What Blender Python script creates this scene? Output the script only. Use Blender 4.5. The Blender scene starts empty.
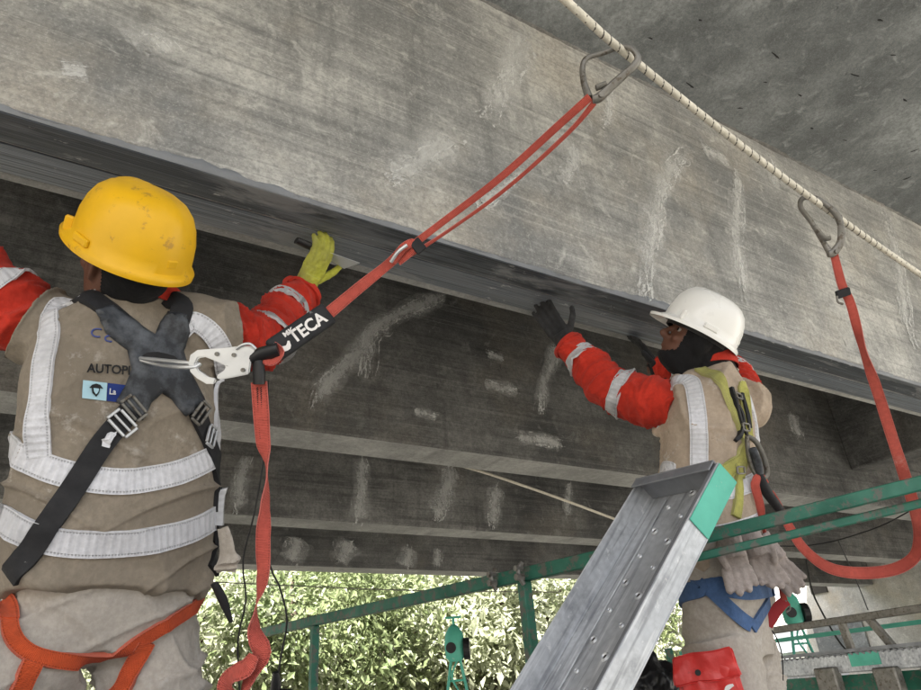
import bpy, bmesh, math, random
import numpy as np
from mathutils import Vector, Matrix, noise
from mathutils.bvhtree import BVHTree

random.seed(7)
rng = np.random.default_rng(7)
S = bpy.context.scene
C = S.collection
V = Vector

# ------------------------------------------------------------------ camera
F_PX = 680.0
PITCH, YAW, ROLL = (math.radians(a) for a in (27.92, 32.96, -4.52))
FW = V((math.sin(YAW) * math.cos(PITCH), math.cos(YAW) * math.cos(PITCH), math.sin(PITCH)))
RT0 = V((math.cos(YAW), -math.sin(YAW), 0))
UP0 = RT0.cross(FW)
RT = math.cos(ROLL) * RT0 + math.sin(ROLL) * UP0
UP = -math.sin(ROLL) * RT0 + math.cos(ROLL) * UP0
cam = bpy.data.cameras.new('camera')
cam.sensor_width = 36.0
cam.lens = F_PX / 921.0 * 36.0
cam.clip_start = 0.05
cam.clip_end = 2000
cam_o = bpy.data.objects.new('camera', cam)
cam_o.matrix_world = Matrix(((RT.x, UP.x, -FW.x, 0), (RT.y, UP.y, -FW.y, 0), (RT.z, UP.z, -FW.z, 0), (0, 0, 0, 1)))
C.objects.link(cam_o)
S.camera = cam_o

# ------------------------------------------------------------------ sky, sun, exposure
SUN_EL, SUN_AZ = math.radians(50), math.radians(246)      # azimuth clockwise from +Y
world = bpy.data.worlds.new('World')
S.world = world
world.use_nodes = True
wn = world.node_tree.nodes
wl = world.node_tree.links
wn.clear()
sky = wn.new('ShaderNodeTexSky')
sky.sky_type = 'NISHITA'
sky.sun_disc = False
sky.sun_elevation = SUN_EL
sky.sun_rotation = SUN_AZ
sky.air_density = 1.0
sky.dust_density = 5.0
sky.ozone_density = 1.0
hs = wn.new('ShaderNodeHueSaturation')                       # overcast: the blue is mostly gone
hs.inputs['Saturation'].default_value = 0.6
bg = wn.new('ShaderNodeBackground')
bg.inputs['Strength'].default_value = 0.08
wo = wn.new('ShaderNodeOutputWorld')
wl.new(sky.outputs[0], hs.inputs['Color'])
wl.new(hs.outputs[0], bg.inputs['Color'])
wl.new(bg.outputs[0], wo.inputs['Surface'])

sun = bpy.data.lights.new('sun', 'SUN')
sun.energy = 5.0
sun.angle = math.radians(0.6)
sun.color = (1.0, 0.97, 0.93)
sun_o = bpy.data.objects.new('sun', sun)
sd = V((math.sin(SUN_AZ) * math.cos(SUN_EL), math.cos(SUN_AZ) * math.cos(SUN_EL), math.sin(SUN_EL)))
sun_o.rotation_euler = sd.to_track_quat('Z', 'Y').to_euler()
sun_o.location = sd * 60
C.objects.link(sun_o)

S.view_settings.view_transform = 'Standard'
S.view_settings.look = 'None'
S.view_settings.gamma = 1.0
S.view_settings.use_curve_mapping = False
S.view_settings.exposure = 2.8
S.cycles.max_bounces = 6
S.cycles.diffuse_bounces = 3
S.cycles.glossy_bounces = 3
S.cycles.transmission_bounces = 3
S.cycles.transparent_max_bounces = 32

# ------------------------------------------------------------------ measuring helpers
def ray(u, v):
    return FW + RT * ((u - 460.5) / F_PX) + UP * ((345 - v) / F_PX)
def P(u, v, d): return ray(u, v) * d                          # point at depth d
def PX(u, v, x): r = ray(u, v); return r * (x / r.x)
def PY(u, v, y): r = ray(u, v); return r * (y / r.y)
def PZ(u, v, z): r = ray(u, v); return r * (z / r.z)

# ------------------------------------------------------------------ objects
def link_mesh(name, me, mat, parent=None, smooth=True):
    o = bpy.data.objects.new(name, me)
    C.objects.link(o)
    if mat:
        for m in (mat if isinstance(mat, (list, tuple)) else [mat]):
            me.materials.append(m)
    if smooth:
        me.polygons.foreach_set('use_smooth', [True] * len(me.polygons))
        if len(me.polygons) < 9000: me.set_sharp_from_angle(angle=math.radians(48))
    if parent:
        o.parent = parent
        o.matrix_parent_inverse = BASE_INV[parent.name]
    else:
        pass
    BASE_INV[o.name] = Matrix.Identity(4)
    return o
BASE_INV = {}
def thing(name, label, cat, loc, group=None):
    o = bpy.data.objects.new(name, None)
    o.empty_display_size = .1
    C.objects.link(o)
    o.location = loc
    BASE_INV[o.name] = Matrix.Translation(-V(loc))
    tag(o, label, cat, group)
    return o
def tag(o, label=None, cat=None, group=None, kind=None):
    if label: o['label'] = label
    if cat: o['category'] = cat
    if group: o['group'] = group
    if kind: o['kind'] = kind
    return o

def catmull(pts, step):
    pts = [V(p) for p in pts]
    if len(pts) < 3:
        n = max(2, int((pts[1] - pts[0]).length / step) + 1)
        return [pts[0].lerp(pts[1], i / (n - 1)) for i in range(n)], [i / (n - 1) for i in range(n)]
    out, par = [], []
    for i in range(len(pts) - 1):
        p0 = pts[max(i - 1, 0)]; p1 = pts[i]; p2 = pts[i + 1]; p3 = pts[min(i + 2, len(pts) - 1)]
        n = max(1, int((p2 - p1).length / step + .5))
        for k in range(n):
            t = k / n
            q = .5 * ((2 * p1) + (p2 - p0) * t + (2 * p0 - 5 * p1 + 4 * p2 - p3) * t * t + (3 * p1 - p0 - 3 * p2 + p3) * t ** 3)
            out.append(q); par.append(i + t)
    out.append(pts[-1].copy()); par.append(len(pts) - 1)
    return out, par
def lerp_list(vals, par):
    i = min(int(par), len(vals) - 2)
    if len(vals) == 1: return vals[0]
    t = par - i
    t = t * t * (3 - 2 * t)
    a, b = vals[i], vals[i + 1]
    if isinstance(a, (tuple, list)):
        return tuple(x + (y - x) * t for x, y in zip(a, b))
    return a + (b - a) * t

class MB:
    def __init__(s): s.v = []; s.f = []; s.uv = {}
    def add(s, vs, fs):
        o = len(s.v)
        s.v += [tuple(v) for v in vs]
        s.f += [tuple(i + o for i in f) for f in fs]
    def box(s, c, size, M=None):
        c = V(c); hx, hy, hz = (k / 2 for k in size)
        vs = [V((x * hx, y * hy, z * hz)) for z in (-1, 1) for y in (-1, 1) for x in (-1, 1)]
        if M is not None: vs = [M @ v for v in vs]
        s.add([v + c for v in vs], [(0, 2, 3, 1), (4, 5, 7, 6), (0, 1, 5, 4), (1, 3, 7, 5), (3, 2, 6, 7), (2, 0, 4, 6)])
    def bar(s, a, b, w, h, upv=(0, 0, 1)):                     # box from a to b, h along upv
        a = V(a); b = V(b); t = (b - a); L = t.length; t.normalize()
        x = t.cross(V(upv)).normalized(); z = x.cross(t)
        M = Matrix((x, t, z)).transposed()
        s.box((a + b) / 2, (w, L, h), M)
    def tube(s, pts, rad, n=10, step=.02, caps=True, smooth_path=True):
        if smooth_path: path, par = catmull(pts, step)
        else: path = [V(p) for p in pts]; par = list(range(len(pts)))
        if not isinstance(rad, (list, tuple)): rad = [rad] * len(pts)
        m = len(path); t0 = (path[1] - path[0]).normalized()
        ref = V((0, 0, 1)) if abs(t0.z) < .9 else V((1, 0, 0))
        x = t0.cross(ref).normalized()
        base = len(s.v)
        for i in range(m):
            t = (path[min(i + 1, m - 1)] - path[max(i - 1, 0)]).normalized()
            x = (x - t * x.dot(t)).normalized(); y = t.cross(x)
            r = lerp_list(rad, par[i])
            a, b = r if isinstance(r, (tuple, list)) else (r, r)
            for k in range(n):
                th = 2 * math.pi * k / n
                s.v.append(tuple(path[i] + x * (a * math.cos(th)) + y * (b * math.sin(th))))
        for i in range(m - 1):
            for k in range(n):
                a = base + i * n + k; b = base + i * n + (k + 1) % n
                s.f.append((a, b, b + n, a + n))
        if caps:
            s.f.append(tuple(base + k for k in reversed(range(n))))
            s.f.append(tuple(base + (m - 1) * n + k for k in range(n)))
    def rings(s, rs, n=28, ex=2.4):
        """rs: (centre, right, fwd, half_width, half_front, half_back)"""
        base = len(s.v)
        for c, r, f, hw, hf, hb in rs:
            for k in range(n):
                th = 2 * math.pi * k / n
                cx, sy = math.cos(th), math.sin(th)
                px = math.copysign(abs(cx) ** (2 / ex), cx) * hw
                py = math.copysign(abs(sy) ** (2 / ex), sy) * (hf if sy > 0 else hb)
                s.v.append(tuple(V(c) + V(r) * px + V(f) * py))
        for i in range(len(rs) - 1):
            for k in range(n):
                a = base + i * n + k; b = base + i * n + (k + 1) % n
                s.f.append((a, b, b + n, a + n))
        s.f.append(tuple(base + k for k in reversed(range(n))))
        s.f.append(tuple(base + (len(rs) - 1) * n + k for k in range(n)))
    def ball(s, c, rx, ry=None, rz=None, M=None, nu=14, nv=9):
        ry = ry or rx; rz = rz or rx; c = V(c); base = len(s.v)
        vs = [V((0, 0, -rz))]
        for j in range(1, nv):
            ph = -math.pi / 2 + math.pi * j / nv
            for k in range(nu):
                th = 2 * math.pi * k / nu
                vs.append(V((rx * math.cos(ph) * math.cos(th), ry * math.cos(ph) * math.sin(th), rz * math.sin(ph))))
        vs.append(V((0, 0, rz)))
        if M is not None: vs = [M @ v for v in vs]
        fs = []
        for k in range(nu):
            fs.append((0, 1 + (k + 1) % nu, 1 + k))
            t = len(vs) - 1; o = 1 + (nv - 2) * nu
            fs.append((t, o + k, o + (k + 1) % nu))
        for j in range(nv - 2):
            for k in range(nu):
                a = 1 + j * nu + k; b = 1 + j * nu + (k + 1) % nu
                fs.append((a, b, b + nu, a + nu))
        s.add([v + c for v in vs], fs)
    def cyl(s, a, b, r, n=14, r2=None):
        s.tube([a, b], [r, r if r2 is None else r2], n=n, smooth_path=False)
    def mesh(s, name):
        me = bpy.data.meshes.new(name)
        me.from_pydata(s.v, [], s.f)
        if s.uv:
            ul = me.uv_layers.new(name='UV')
            for lp in me.loops: ul.data[lp.index].uv = s.uv.get(lp.vertex_index, (.5, 0))
        me.validate(); me.update()
        return me
    def build(s, name, mat, parent=None, smooth=False, bevel=0, seg=1):
        me = s.mesh(name)
        if bevel:
            bm = bmesh.new(); bm.from_mesh(me)
            es = [e for e in bm.edges if len(e.link_faces) == 2 and e.calc_face_angle() > .6]
            bmesh.ops.bevel(bm, geom=es, offset=bevel, segments=seg, affect='EDGES', profile=.6)
            bm.to_mesh(me); bm.free()
        return link_mesh(name, me, mat, parent, smooth)
    def remesh(s, name, vox, it=6):
        me = s.mesh(name + '_raw')
        o = bpy.data.objects.new('tmp', me); C.objects.link(o)
        r = o.modifiers.new('r', 'REMESH'); r.mode = 'VOXEL'; r.voxel_size = vox
        sm = o.modifiers.new('s', 'SMOOTH'); sm.factor = .5; sm.iterations = it
        bpy.context.view_layer.update()
        dg = bpy.context.evaluated_depsgraph_get()
        out = bpy.data.meshes.new_from_object(o.evaluated_get(dg))
        out.name = name
        bpy.data.objects.remove(o); bpy.data.meshes.remove(me)
        return out

def displace(me, fn):
    n = len(me.vertices)
    co = np.empty(n * 3); me.vertices.foreach_get('co', co)
    no = np.empty(n * 3); me.vertices.foreach_get('normal', no)
    co = co.reshape(-1, 3); no = no.reshape(-1, 3)
    d = np.array([fn(V(c), V(m)) for c, m in zip(co, no)])
    co = co + no * d[:, None]
    me.vertices.foreach_set('co', co.ravel()); me.update()
def bvh_of(me):
    return BVHTree.FromPolygons([v.co.copy() for v in me.vertices], [tuple(p.vertices) for p in me.polygons])
def ridge(p):
    return 1 - abs(noise.noise(p)) * 2
def hit(bvh, u, v):
    r = ray(u, v).normalized()
    loc, no, i, d = bvh.ray_cast(V((0, 0, 0)), r)
    if loc is None:
        best = None
        for k in range(40):
            l, n_, i_, dd = bvh.find_nearest(r * (1.0 + k * .05))
            if best is None or dd < best[0]: best = (dd, l)
        loc = best[1]
    return loc

def strap_mesh(path, w, bvh, off=.003, th=.003, closed=False, across=5, step=.012, wob=0):
    """a flat band lying on a surface"""
    if closed: path = list(path) + [path[0]]
    pts, par = catmull(path, step)
    if closed: pts = pts[:-1]
    m = len(pts); cs, ns = [], []
    for p in pts:
        l, nn, i, d = bvh.find_nearest(p)
        cs.append(l); ns.append(nn)
    for _ in range(6):
        cs2 = []
        ns2 = []
        for i in range(m):
            a, b = ((i - 1) % m, (i + 1) % m) if closed else (max(i - 1, 0), min(i + 1, m - 1))
            cs2.append((cs[a] + cs[i] * 2 + cs[b]) / 4); ns2.append((ns[a] + ns[i] * 2 + ns[b]).normalized())
        cs, ns = cs2, ns2
    top, bot = [], []
    for i in range(m):
        a, b = ((i - 1) % m, (i + 1) % m) if closed else (max(i - 1, 0), min(i + 1, m - 1))
        t = (cs[b] - cs[a]).normalized(); sd = t.cross(ns[i]).normalized()
        ww = w if not isinstance(w, (list, tuple)) else lerp_list(w, par[i])
        for k in range(across):
            s = (k / (across - 1) - .5) * ww
            q = cs[i] + sd * s
            l, nn, _, d = bvh.find_nearest(q)
            hgt = (l - q).dot(ns[i]); nn = ns[i]
            l = q + ns[i] * (max(-.03, min(.03, hgt if hgt > 0 else hgt * .45)))
            e = noise.noise(q * 45) * wob
            top.append(l + nn * (off + th + e)); bot.append(l + nn * (off * .3 - .003))
    fs = []; A = across; N = m * A
    last = m if closed else m - 1
    for i in range(last):
        j = (i + 1) % m
        for k in range(A - 1):
            a, b, c, d = i * A + k, i * A + k + 1, j * A + k + 1, j * A + k
            fs.append((a, b, c, d)); fs.append((N + d, N + c, N + b, N + a))
        fs.append((i * A, j * A, N + j * A, N + i * A))
        fs.append((j * A + A - 1, i * A + A - 1, N + i * A + A - 1, N + j * A + A - 1))
    mb = MB(); mb.add(top + bot, fs)
    ln_ = 0
    for i in range(m):
        if i: ln_ += (cs[i] - cs[i - 1]).length
        for k in range(A): mb.uv[i * A + k] = (k / (A - 1), ln_); mb.uv[N + i * A + k] = (k / (A - 1), ln_)
    if not closed:
        for i in (0, m - 1):
            for k in range(A - 1):
                mb.f.append((i * A + k, i * A + k + 1, N + i * A + k + 1, N + i * A + k))
    return mb
def strap(name, path, w, bvh, mat, parent, **k):
    return strap_mesh(path, w, bvh, **k).build(name, mat, parent, smooth=True)

def webbing(mb, path, w, ang, th=.0022, step=.012, ref=None):
    """a free strap of flat webbing; ang = angle (or list) about its own run, measured from ref"""
    pts, par = catmull(path, step); m = len(pts)
    ref = V(ref) if ref is not None else FW
    vs = []
    for i in range(m):
        t = (pts[min(i + 1, m - 1)] - pts[max(i - 1, 0)]).normalized()
        x = t.cross(ref).normalized(); y = t.cross(x)
        a = lerp_list(ang, par[i]) if isinstance(ang, (list, tuple)) else ang
        ww = lerp_list(w, par[i]) if isinstance(w, (list, tuple)) else w
        s = x * math.cos(a) + y * math.sin(a); n = t.cross(s)
        for q in (-1, -.5, 0, .5, 1):
            vs.append(pts[i] + s * (q * ww / 2) + n * (th / 2 + (1 - q * q) * .0012))
        for q in (1, .5, 0, -.5, -1):
            vs.append(pts[i] + s * (q * ww / 2) - n * (th / 2))
    fs = []
    for i in range(m - 1):
        for k in range(10):
            a = i * 10 + k; b = i * 10 + (k + 1) % 10
            fs.append((a, b, b + 10, a + 10))
    fs.append(tuple(reversed(range(10)))); fs.append(tuple((m - 1) * 10 + k for k in range(10)))
    o = len(mb.v); ln_ = 0
    for i in range(m):
        if i: ln_ += (pts[i] - pts[i - 1]).length
        for k, q in enumerate((0, .25, .5, .75, 1, 1, .75, .5, .25, 0)): mb.uv[o + i * 10 + k] = (q, ln_)
    mb.add(vs, fs)

# ------------------------------------------------------------------ materials
def mat_new(name):
    m = bpy.data.materials.new(name); m.use_nodes = True
    nt = m.node_tree; b = nt.nodes['Principled BSDF']
    return m, nt, b
def N(nt, kind, **k):
    n = nt.nodes.new('ShaderNode' + kind)
    for a, v in k.items():
        if hasattr(n, a): setattr(n, a, v)
        else: n.inputs[a].default_value = v
    return n
def coord(nt, scale=(1, 1, 1), rot=(0, 0, 0), kind='Object'):
    tc = N(nt, 'TexCoord'); mp = N(nt, 'Mapping')
    mp.inputs['Scale'].default_value = scale; mp.inputs['Rotation'].default_value = rot
    nt.links.new(tc.outputs[kind], mp.inputs['Vector'])
    return mp.outputs[0]
def tex(nt, scale, detail=4, rough=.55, sc=(1, 1, 1), rot=(0, 0, 0), dist=0, kind='Object'):
    n = N(nt, 'TexNoise'); n.inputs['Scale'].default_value = scale; n.inputs['Detail'].default_value = detail
    n.inputs['Roughness'].default_value = rough; n.inputs['Distortion'].default_value = dist
    nt.links.new(coord(nt, sc, rot, kind), n.inputs['Vector'])
    return n.outputs['Fac']
def ramp(nt, fac, stops):
    r = N(nt, 'ValToRGB'); e = r.color_ramp.elements
    while len(e) < len(stops): e.new(.5)
    for x, (p, c) in zip(e, stops):
        x.position = p; x.color = (c, c, c, 1) if isinstance(c, (int, float)) else tuple(c) + (1,)
    nt.links.new(fac, r.inputs[0])
    return r.outputs[0]
def mix(nt, fac, a, b, mode='MIX'):
    n = N(nt, 'Mix'); n.data_type = 'RGBA'; n.blend_type = mode
    for sock, val in ((n.inputs[0], fac), (n.inputs[6], a), (n.inputs[7], b)):
        if isinstance(val, (int, float)): sock.default_value = val
        elif isinstance(val, tuple): sock.default_value = val + (1,) if len(val) == 3 else val
        else: nt.links.new(val, sock)
    return n.outputs[2]
def math_n(nt, op, a, b=0.):
    n = N(nt, 'Math'); n.operation = op
    for i, val in enumerate((a, b)):
        if isinstance(val, (int, float)): n.inputs[i].default_value = val
        else: nt.links.new(val, n.inputs[i])
    return n.outputs[0]
def bump(nt, b, h, strength=.4, dist=.01):
    n = N(nt, 'Bump'); n.inputs['Strength'].default_value = strength; n.inputs['Distance'].default_value = dist
    nt.links.new(h, n.inputs['Height']); nt.links.new(n.outputs[0], b.inputs['Normal'])

def concrete(name, light, dark, board=True, seed=0., pits=.5, warm=None):
    m, nt, b = mat_new(name)
    big = tex(nt, .9, 5, .6, rot=(seed, seed * .7, 0))
    med = tex(nt, 4.5, 6, .65, rot=(seed, 0, 0))
    fine = tex(nt, 55, 5, .7)
    stre = tex(nt, 3.0, 5, .6, sc=(.35, 1, 9), rot=(0, .03, 0))         # board marks along the girder
    drip = tex(nt, 2.6, 5, .62, sc=(3.2, 1, .28))                       # run-off marks
    c = mix(nt, ramp(nt, big, [(.38, 0.), (.6, 1.)]), dark, light)
    c = mix(nt, ramp(nt, med, [(.40, .0), (.62, .55)]), c, tuple(k * .62 for k in dark))
    if board:
        c = mix(nt, ramp(nt, stre, [(.52, 0.), (.66, .5)]), c, tuple(k * .6 for k in dark))
        bl = tex(nt, 2.0, 4, .6, sc=(.12, 1, 16)); c = mix(nt, ramp(nt, bl, [(.57, 0.), (.6, .3), (.63, 0.)]), c, tuple(k * .4 for k in dark))
        c = mix(nt, ramp(nt, bl, [(.38, 0.), (.41, .3), (.44, 0.)]), c, tuple(min(1, k * 1.25) for k in light))
    c = mix(nt, ramp(nt, drip, [(.56, 0.), (.72, .5)]), c, tuple(k * .42 for k in dark))
    if warm:
        w = tex(nt, 1.7, 5, .6, rot=(seed + 2, 1, 0))
        c = mix(nt, ramp(nt, w, [(.5, 0.), (.68, .55)]), c, warm)
    c = mix(nt, ramp(nt, fine, [(.32, .5), (.6, 0.)]), c, tuple(k * .5 for k in dark))
    pale = tex(nt, 11, 7, .7, rot=(1.3, seed, .4), dist=.6)
    c = mix(nt, ramp(nt, pale, [(.56, 0.), (.7, .45)]), c, tuple(min(1, k * 1.25) for k in light))
    spk = tex(nt, 150, 4, .7); c = mix(nt, ramp(nt, spk, [(.34, .3), (.46, 0.)]), c, tuple(k * .45 for k in dark))
    c = mix(nt, ramp(nt, spk, [(.55, 0.), (.7, .3)]), c, tuple(min(1, k * 1.3) for k in light))
    vo = N(nt, 'TexVoronoi'); vo.inputs['Scale'].default_value = 9.0
    nt.links.new(coord(nt, (1, 1, .38), (0, .5, .2)), vo.inputs['Vector'])
    sel = tex(nt, 2.2, 2, .5)
    pit = math_n(nt, 'MULTIPLY', ramp(nt, vo.outputs['Distance'], [(.035, 1.), (.075, 0.)]), ramp(nt, sel, [(.54, 0.), (.58, 1.)]))
    c = mix(nt, math_n(nt, 'MULTIPLY', pit, pits), c, (.02, .019, .018))
    nt.links.new(c, b.inputs['Base Color'])
    b.inputs['Roughness'].default_value = .88
    b.inputs['Specular IOR Level'].default_value = .3
    h = math_n(nt, 'ADD', math_n(nt, 'MULTIPLY', fine, .35), math_n(nt, 'MULTIPLY', stre, 1.2 if board else .2))
    h = math_n(nt, 'ADD', h, math_n(nt, 'MULTIPLY', med, .8))
    h = math_n(nt, 'SUBTRACT', h, pit)
    bump(nt, b, h, .55, .012)
    return m
def cloth(name, col, dirt=None, amt=.35, rough=.92, weave=900, pale=None, tape=None):
    m, nt, b = mat_new(name)
    dirt = dirt or tuple(k * .45 for k in col)
    lo = tex(nt, 4.5, 6, .65, dist=.4); hi = tex(nt, 24, 5, .65); gr = tex(nt, 95, 3, .6)
    c = mix(nt, ramp(nt, lo, [(.42, .0), (.66, amt)]), col, dirt)
    c = mix(nt, ramp(nt, hi, [(.5, 0.), (.7, amt * .8)]), c, tuple(k * .55 for k in col))
    c = mix(nt, ramp(nt, gr, [(.4, .35), (.62, 0.)]), c, tuple(k * .6 for k in col))
    sp = tex(nt, 42, 5, .7); c = mix(nt, ramp(nt, sp, [(.64, 0.), (.72, .5)]), c, tuple(k * .3 for k in col))
    if pale:
        sp = tex(nt, 16, 6, .7); s2 = tex(nt, 2.5, 2)
        f = math_n(nt, 'MULTIPLY', ramp(nt, sp, [(.56, 0.), (.68, 1.)]), ramp(nt, s2, [(.48, 0.), (.6, .7)]))
        c = mix(nt, f, c, pale)
    wv = tex(nt, weave, 2, .5); fold = tex(nt, 26, 4, .5, sc=(1, 1, .3), rot=(.5, .4, 0)); f2 = tex(nt, 75, 3, .5)
    h = math_n(nt, 'ADD', math_n(nt, 'MULTIPLY', wv, .10), math_n(nt, 'ADD', math_n(nt, 'MULTIPLY', fold, .75), math_n(nt, 'MULTIPLY', f2, .12)))
    if tape:                                                  # woven tape: ribs across, stitch lines along both edges
        tc = N(nt, 'TexCoord'); se = N(nt, 'SeparateXYZ'); nt.links.new(tc.outputs['UV'], se.inputs[0])
        u = math_n(nt, 'ABSOLUTE', math_n(nt, 'SUBTRACT', se.outputs[0], .5))
        rib = math_n(nt, 'SINE', math_n(nt, 'MULTIPLY', se.outputs[1], tape))
        edge = ramp(nt, u, [(.36, 0.), (.39, 1.), (.42, 1.), (.45, 0.)])
        dash = math_n(nt, 'GREATER_THAN', math_n(nt, 'SINE', math_n(nt, 'MULTIPLY', se.outputs[1], 1100.)), -.3)
        st = math_n(nt, 'MULTIPLY', edge, dash)
        c = mix(nt, math_n(nt, 'MULTIPLY', st, .55), c, tuple(k * .4 for k in col))
        c = mix(nt, ramp(nt, rib, [(.3, .16), (.7, 0.)]), c, tuple(k * .55 for k in col))
        c = mix(nt, ramp(nt, u, [(.45, 0.), (.5, .5)]), c, tuple(min(1, k * .8 + .12) for k in col))
        h = math_n(nt, 'ADD', math_n(nt, 'MULTIPLY', h, .5), math_n(nt, 'SUBTRACT', math_n(nt, 'MULTIPLY', rib, .06), math_n(nt, 'MULTIPLY', st, .25)))
    nt.links.new(c, b.inputs['Base Color'])
    b.inputs['Roughness'].default_value = rough
    b.inputs['Specular IOR Level'].default_value = .15
    b.inputs['Sheen Weight'].default_value = .06
    bump(nt, b, h, .8, .013)
    return m
def simple(name, col, rough=.5, metal=0., var=.25, scale=14, bmp=.15, spec=.4, wear=None, wsc=22, wlo=.6, ww=.06):
    m, nt, b = mat_new(name)
    t = tex(nt, scale, 5, .6)
    c = mix(nt, ramp(nt, t, [(.3, var), (.7, 0.)]), col, tuple(k * .35 for k in col))
    if wear:
        w = tex(nt, wsc, 6, .7)
        c = mix(nt, ramp(nt, w, [(wlo, 0.), (wlo + ww, .85)]), c, wear)
    nt.links.new(c, b.inputs['Base Color'])
    r = ramp(nt, t, [(.3, min(1, rough + .15)), (.7, max(.05, rough - .1))])
    nt.links.new(r, b.inputs['Roughness'])
    b.inputs['Metallic'].default_value = metal
    b.inputs['Specular IOR Level'].default_value = spec
    if bmp: bump(nt, b, tex(nt, scale * 3, 4, .6), bmp, .004)
    return m

M = {}
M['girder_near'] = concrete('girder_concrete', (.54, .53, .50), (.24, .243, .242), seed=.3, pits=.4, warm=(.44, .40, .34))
M['girder_far'] = concrete('weathered_shaded_girder_concrete', (.235, .231, .222), (.08, .08, .08), seed=1.1, pits=.4, warm=(.21, .188, .16))  # weathering and the shade between the girders are both put into this darker colour
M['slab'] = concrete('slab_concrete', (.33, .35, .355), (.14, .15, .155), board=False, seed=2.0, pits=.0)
M['soffit'] = concrete('soffit_concrete', (.46, .455, .44), (.32, .32, .31), board=False, seed=3., pits=.1)  # paler than the far faces: light from below is put into the colour
M['wall'] = concrete('abutment_concrete', (.62, .61, .58), (.45, .44, .41), board=False, seed=4., pits=.3, warm=(.5, .42, .3))

def carbon(name, col, rough):
    m, nt, b = mat_new(name)
    st = tex(nt, 6, 6, .65, sc=(.12, 26, 26)); sm = tex(nt, 3.0, 5, .6, sc=(.5, 3, 3)); sp = tex(nt, 40, 5, .7, sc=(.35, 1, 1))
    s2 = tex(nt, 9, 6, .7, sc=(.06, 40, 40)); pt = tex(nt, 2.2, 6, .7, sc=(.8, 4, 4), dist=.8)
    c = mix(nt, ramp(nt, st, [(.38, 0.), (.62, 1.)]), tuple(k * .6 for k in col), tuple(k * 2.4 for k in col))
    c = mix(nt, ramp(nt, s2, [(.5, 0.), (.62, .6)]), c, tuple(k * .35 for k in col))
    c = mix(nt, ramp(nt, sm, [(.52, 0.), (.62, .55)]), c, (.17, .18, .195))
    c = mix(nt, ramp(nt, pt, [(.56, 0.), (.64, .6)]), c, (.24, .245, .25))
    c = mix(nt, ramp(nt, sp, [(.64, 0.), (.70, .8)]), c, (.42, .42, .42))
    nt.links.new(c, b.inputs['Base Color'])
    nt.links.new(ramp(nt, sm, [(.3, rough - .1), (.7, rough + .2)]), b.inputs['Roughness'])
    b.inputs['Specular IOR Level'].default_value = .5
    bump(nt, b, st, .35, .004)
    return m
M['carbon_a'] = carbon('carbon_fibre_laminate', (.025, .029, .036), .48)
M['carbon_b'] = carbon('carbon_fibre_laminate_smeared', (.075, .085, .10), .38)
M['epoxy'] = simple('grey_epoxy_putty', (.2, .212, .232), .6, var=.4, scale=9, bmp=.5)

def crust(name, lo, hi, amax):
    m, nt, b = mat_new(name)
    uv = N(nt, 'TexCoord'); sep = N(nt, 'SeparateXYZ'); nt.links.new(uv.outputs['UV'], sep.inputs[0])
    d = math_n(nt, 'ABSOLUTE', math_n(nt, 'SUBTRACT', sep.outputs[0], .5))
    edge = math_n(nt, 'SUBTRACT', 1., math_n(nt, 'MULTIPLY', d, 2.))
    ez = math_n(nt, 'ABSOLUTE', math_n(nt, 'SUBTRACT', sep.outputs[1], .5))
    ends = ramp(nt, math_n(nt, 'MULTIPLY', ez, 2.), [(.6, 1.), (1., .2)])
    n1 = tex(nt, 30, 7, .72, sc=(1, 1, .55)); n2 = tex(nt, 7, 3, .6)
    n3 = tex(nt, 75, 6, .75)
    f = math_n(nt, 'ADD', math_n(nt, 'MULTIPLY', edge, .5), math_n(nt, 'ADD', math_n(nt, 'MULTIPLY', n1, .75), math_n(nt, 'MULTIPLY', math_n(nt, 'SUBTRACT', n3, .35), .9)))
    f = math_n(nt, 'MULTIPLY', f, ends)
    f = math_n(nt, 'ADD', f, math_n(nt, 'MULTIPLY', math_n(nt, 'SUBTRACT', n2, .5), .5))
    a = ramp(nt, f, [(lo, 0.), (hi, amax)])
    nt.links.new(mix(nt, n1, (.55, .55, .54), (.78, .78, .76)), b.inputs['Base Color'])
    nt.links.new(a, b.inputs['Alpha']); b.inputs['Roughness'].default_value = .95
    bump(nt, b, n1, .5, .006)
    return m
M['crust'] = crust('lime_crust', .84, 1.25, .55)
M['haze_crust'] = crust('lime_film', .52, 1.12, .55)
def crackmat():
    m, nt, b = mat_new('dark_run_mark')
    uv = N(nt, 'TexCoord'); sep = N(nt, 'SeparateXYZ'); nt.links.new(uv.outputs['UV'], sep.inputs[0])
    d = math_n(nt, 'ABSOLUTE', math_n(nt, 'SUBTRACT', sep.outputs[0], .5))
    n1 = tex(nt, 45, 6, .7, sc=(1, 1, .4))
    f = math_n(nt, 'ADD', math_n(nt, 'MULTIPLY', math_n(nt, 'SUBTRACT', 1., math_n(nt, 'MULTIPLY', d, 2.)), .75), math_n(nt, 'MULTIPLY', n1, 1.5))
    nt.links.new(ramp(nt, f, [(1.1, 0.), (1.65, .6)]), b.inputs['Alpha'])
    b.inputs['Base Color'].default_value = (.03, .028, .025, 1); b.inputs['Roughness'].default_value = .95
    return m
M['crack'] = crackmat()

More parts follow.
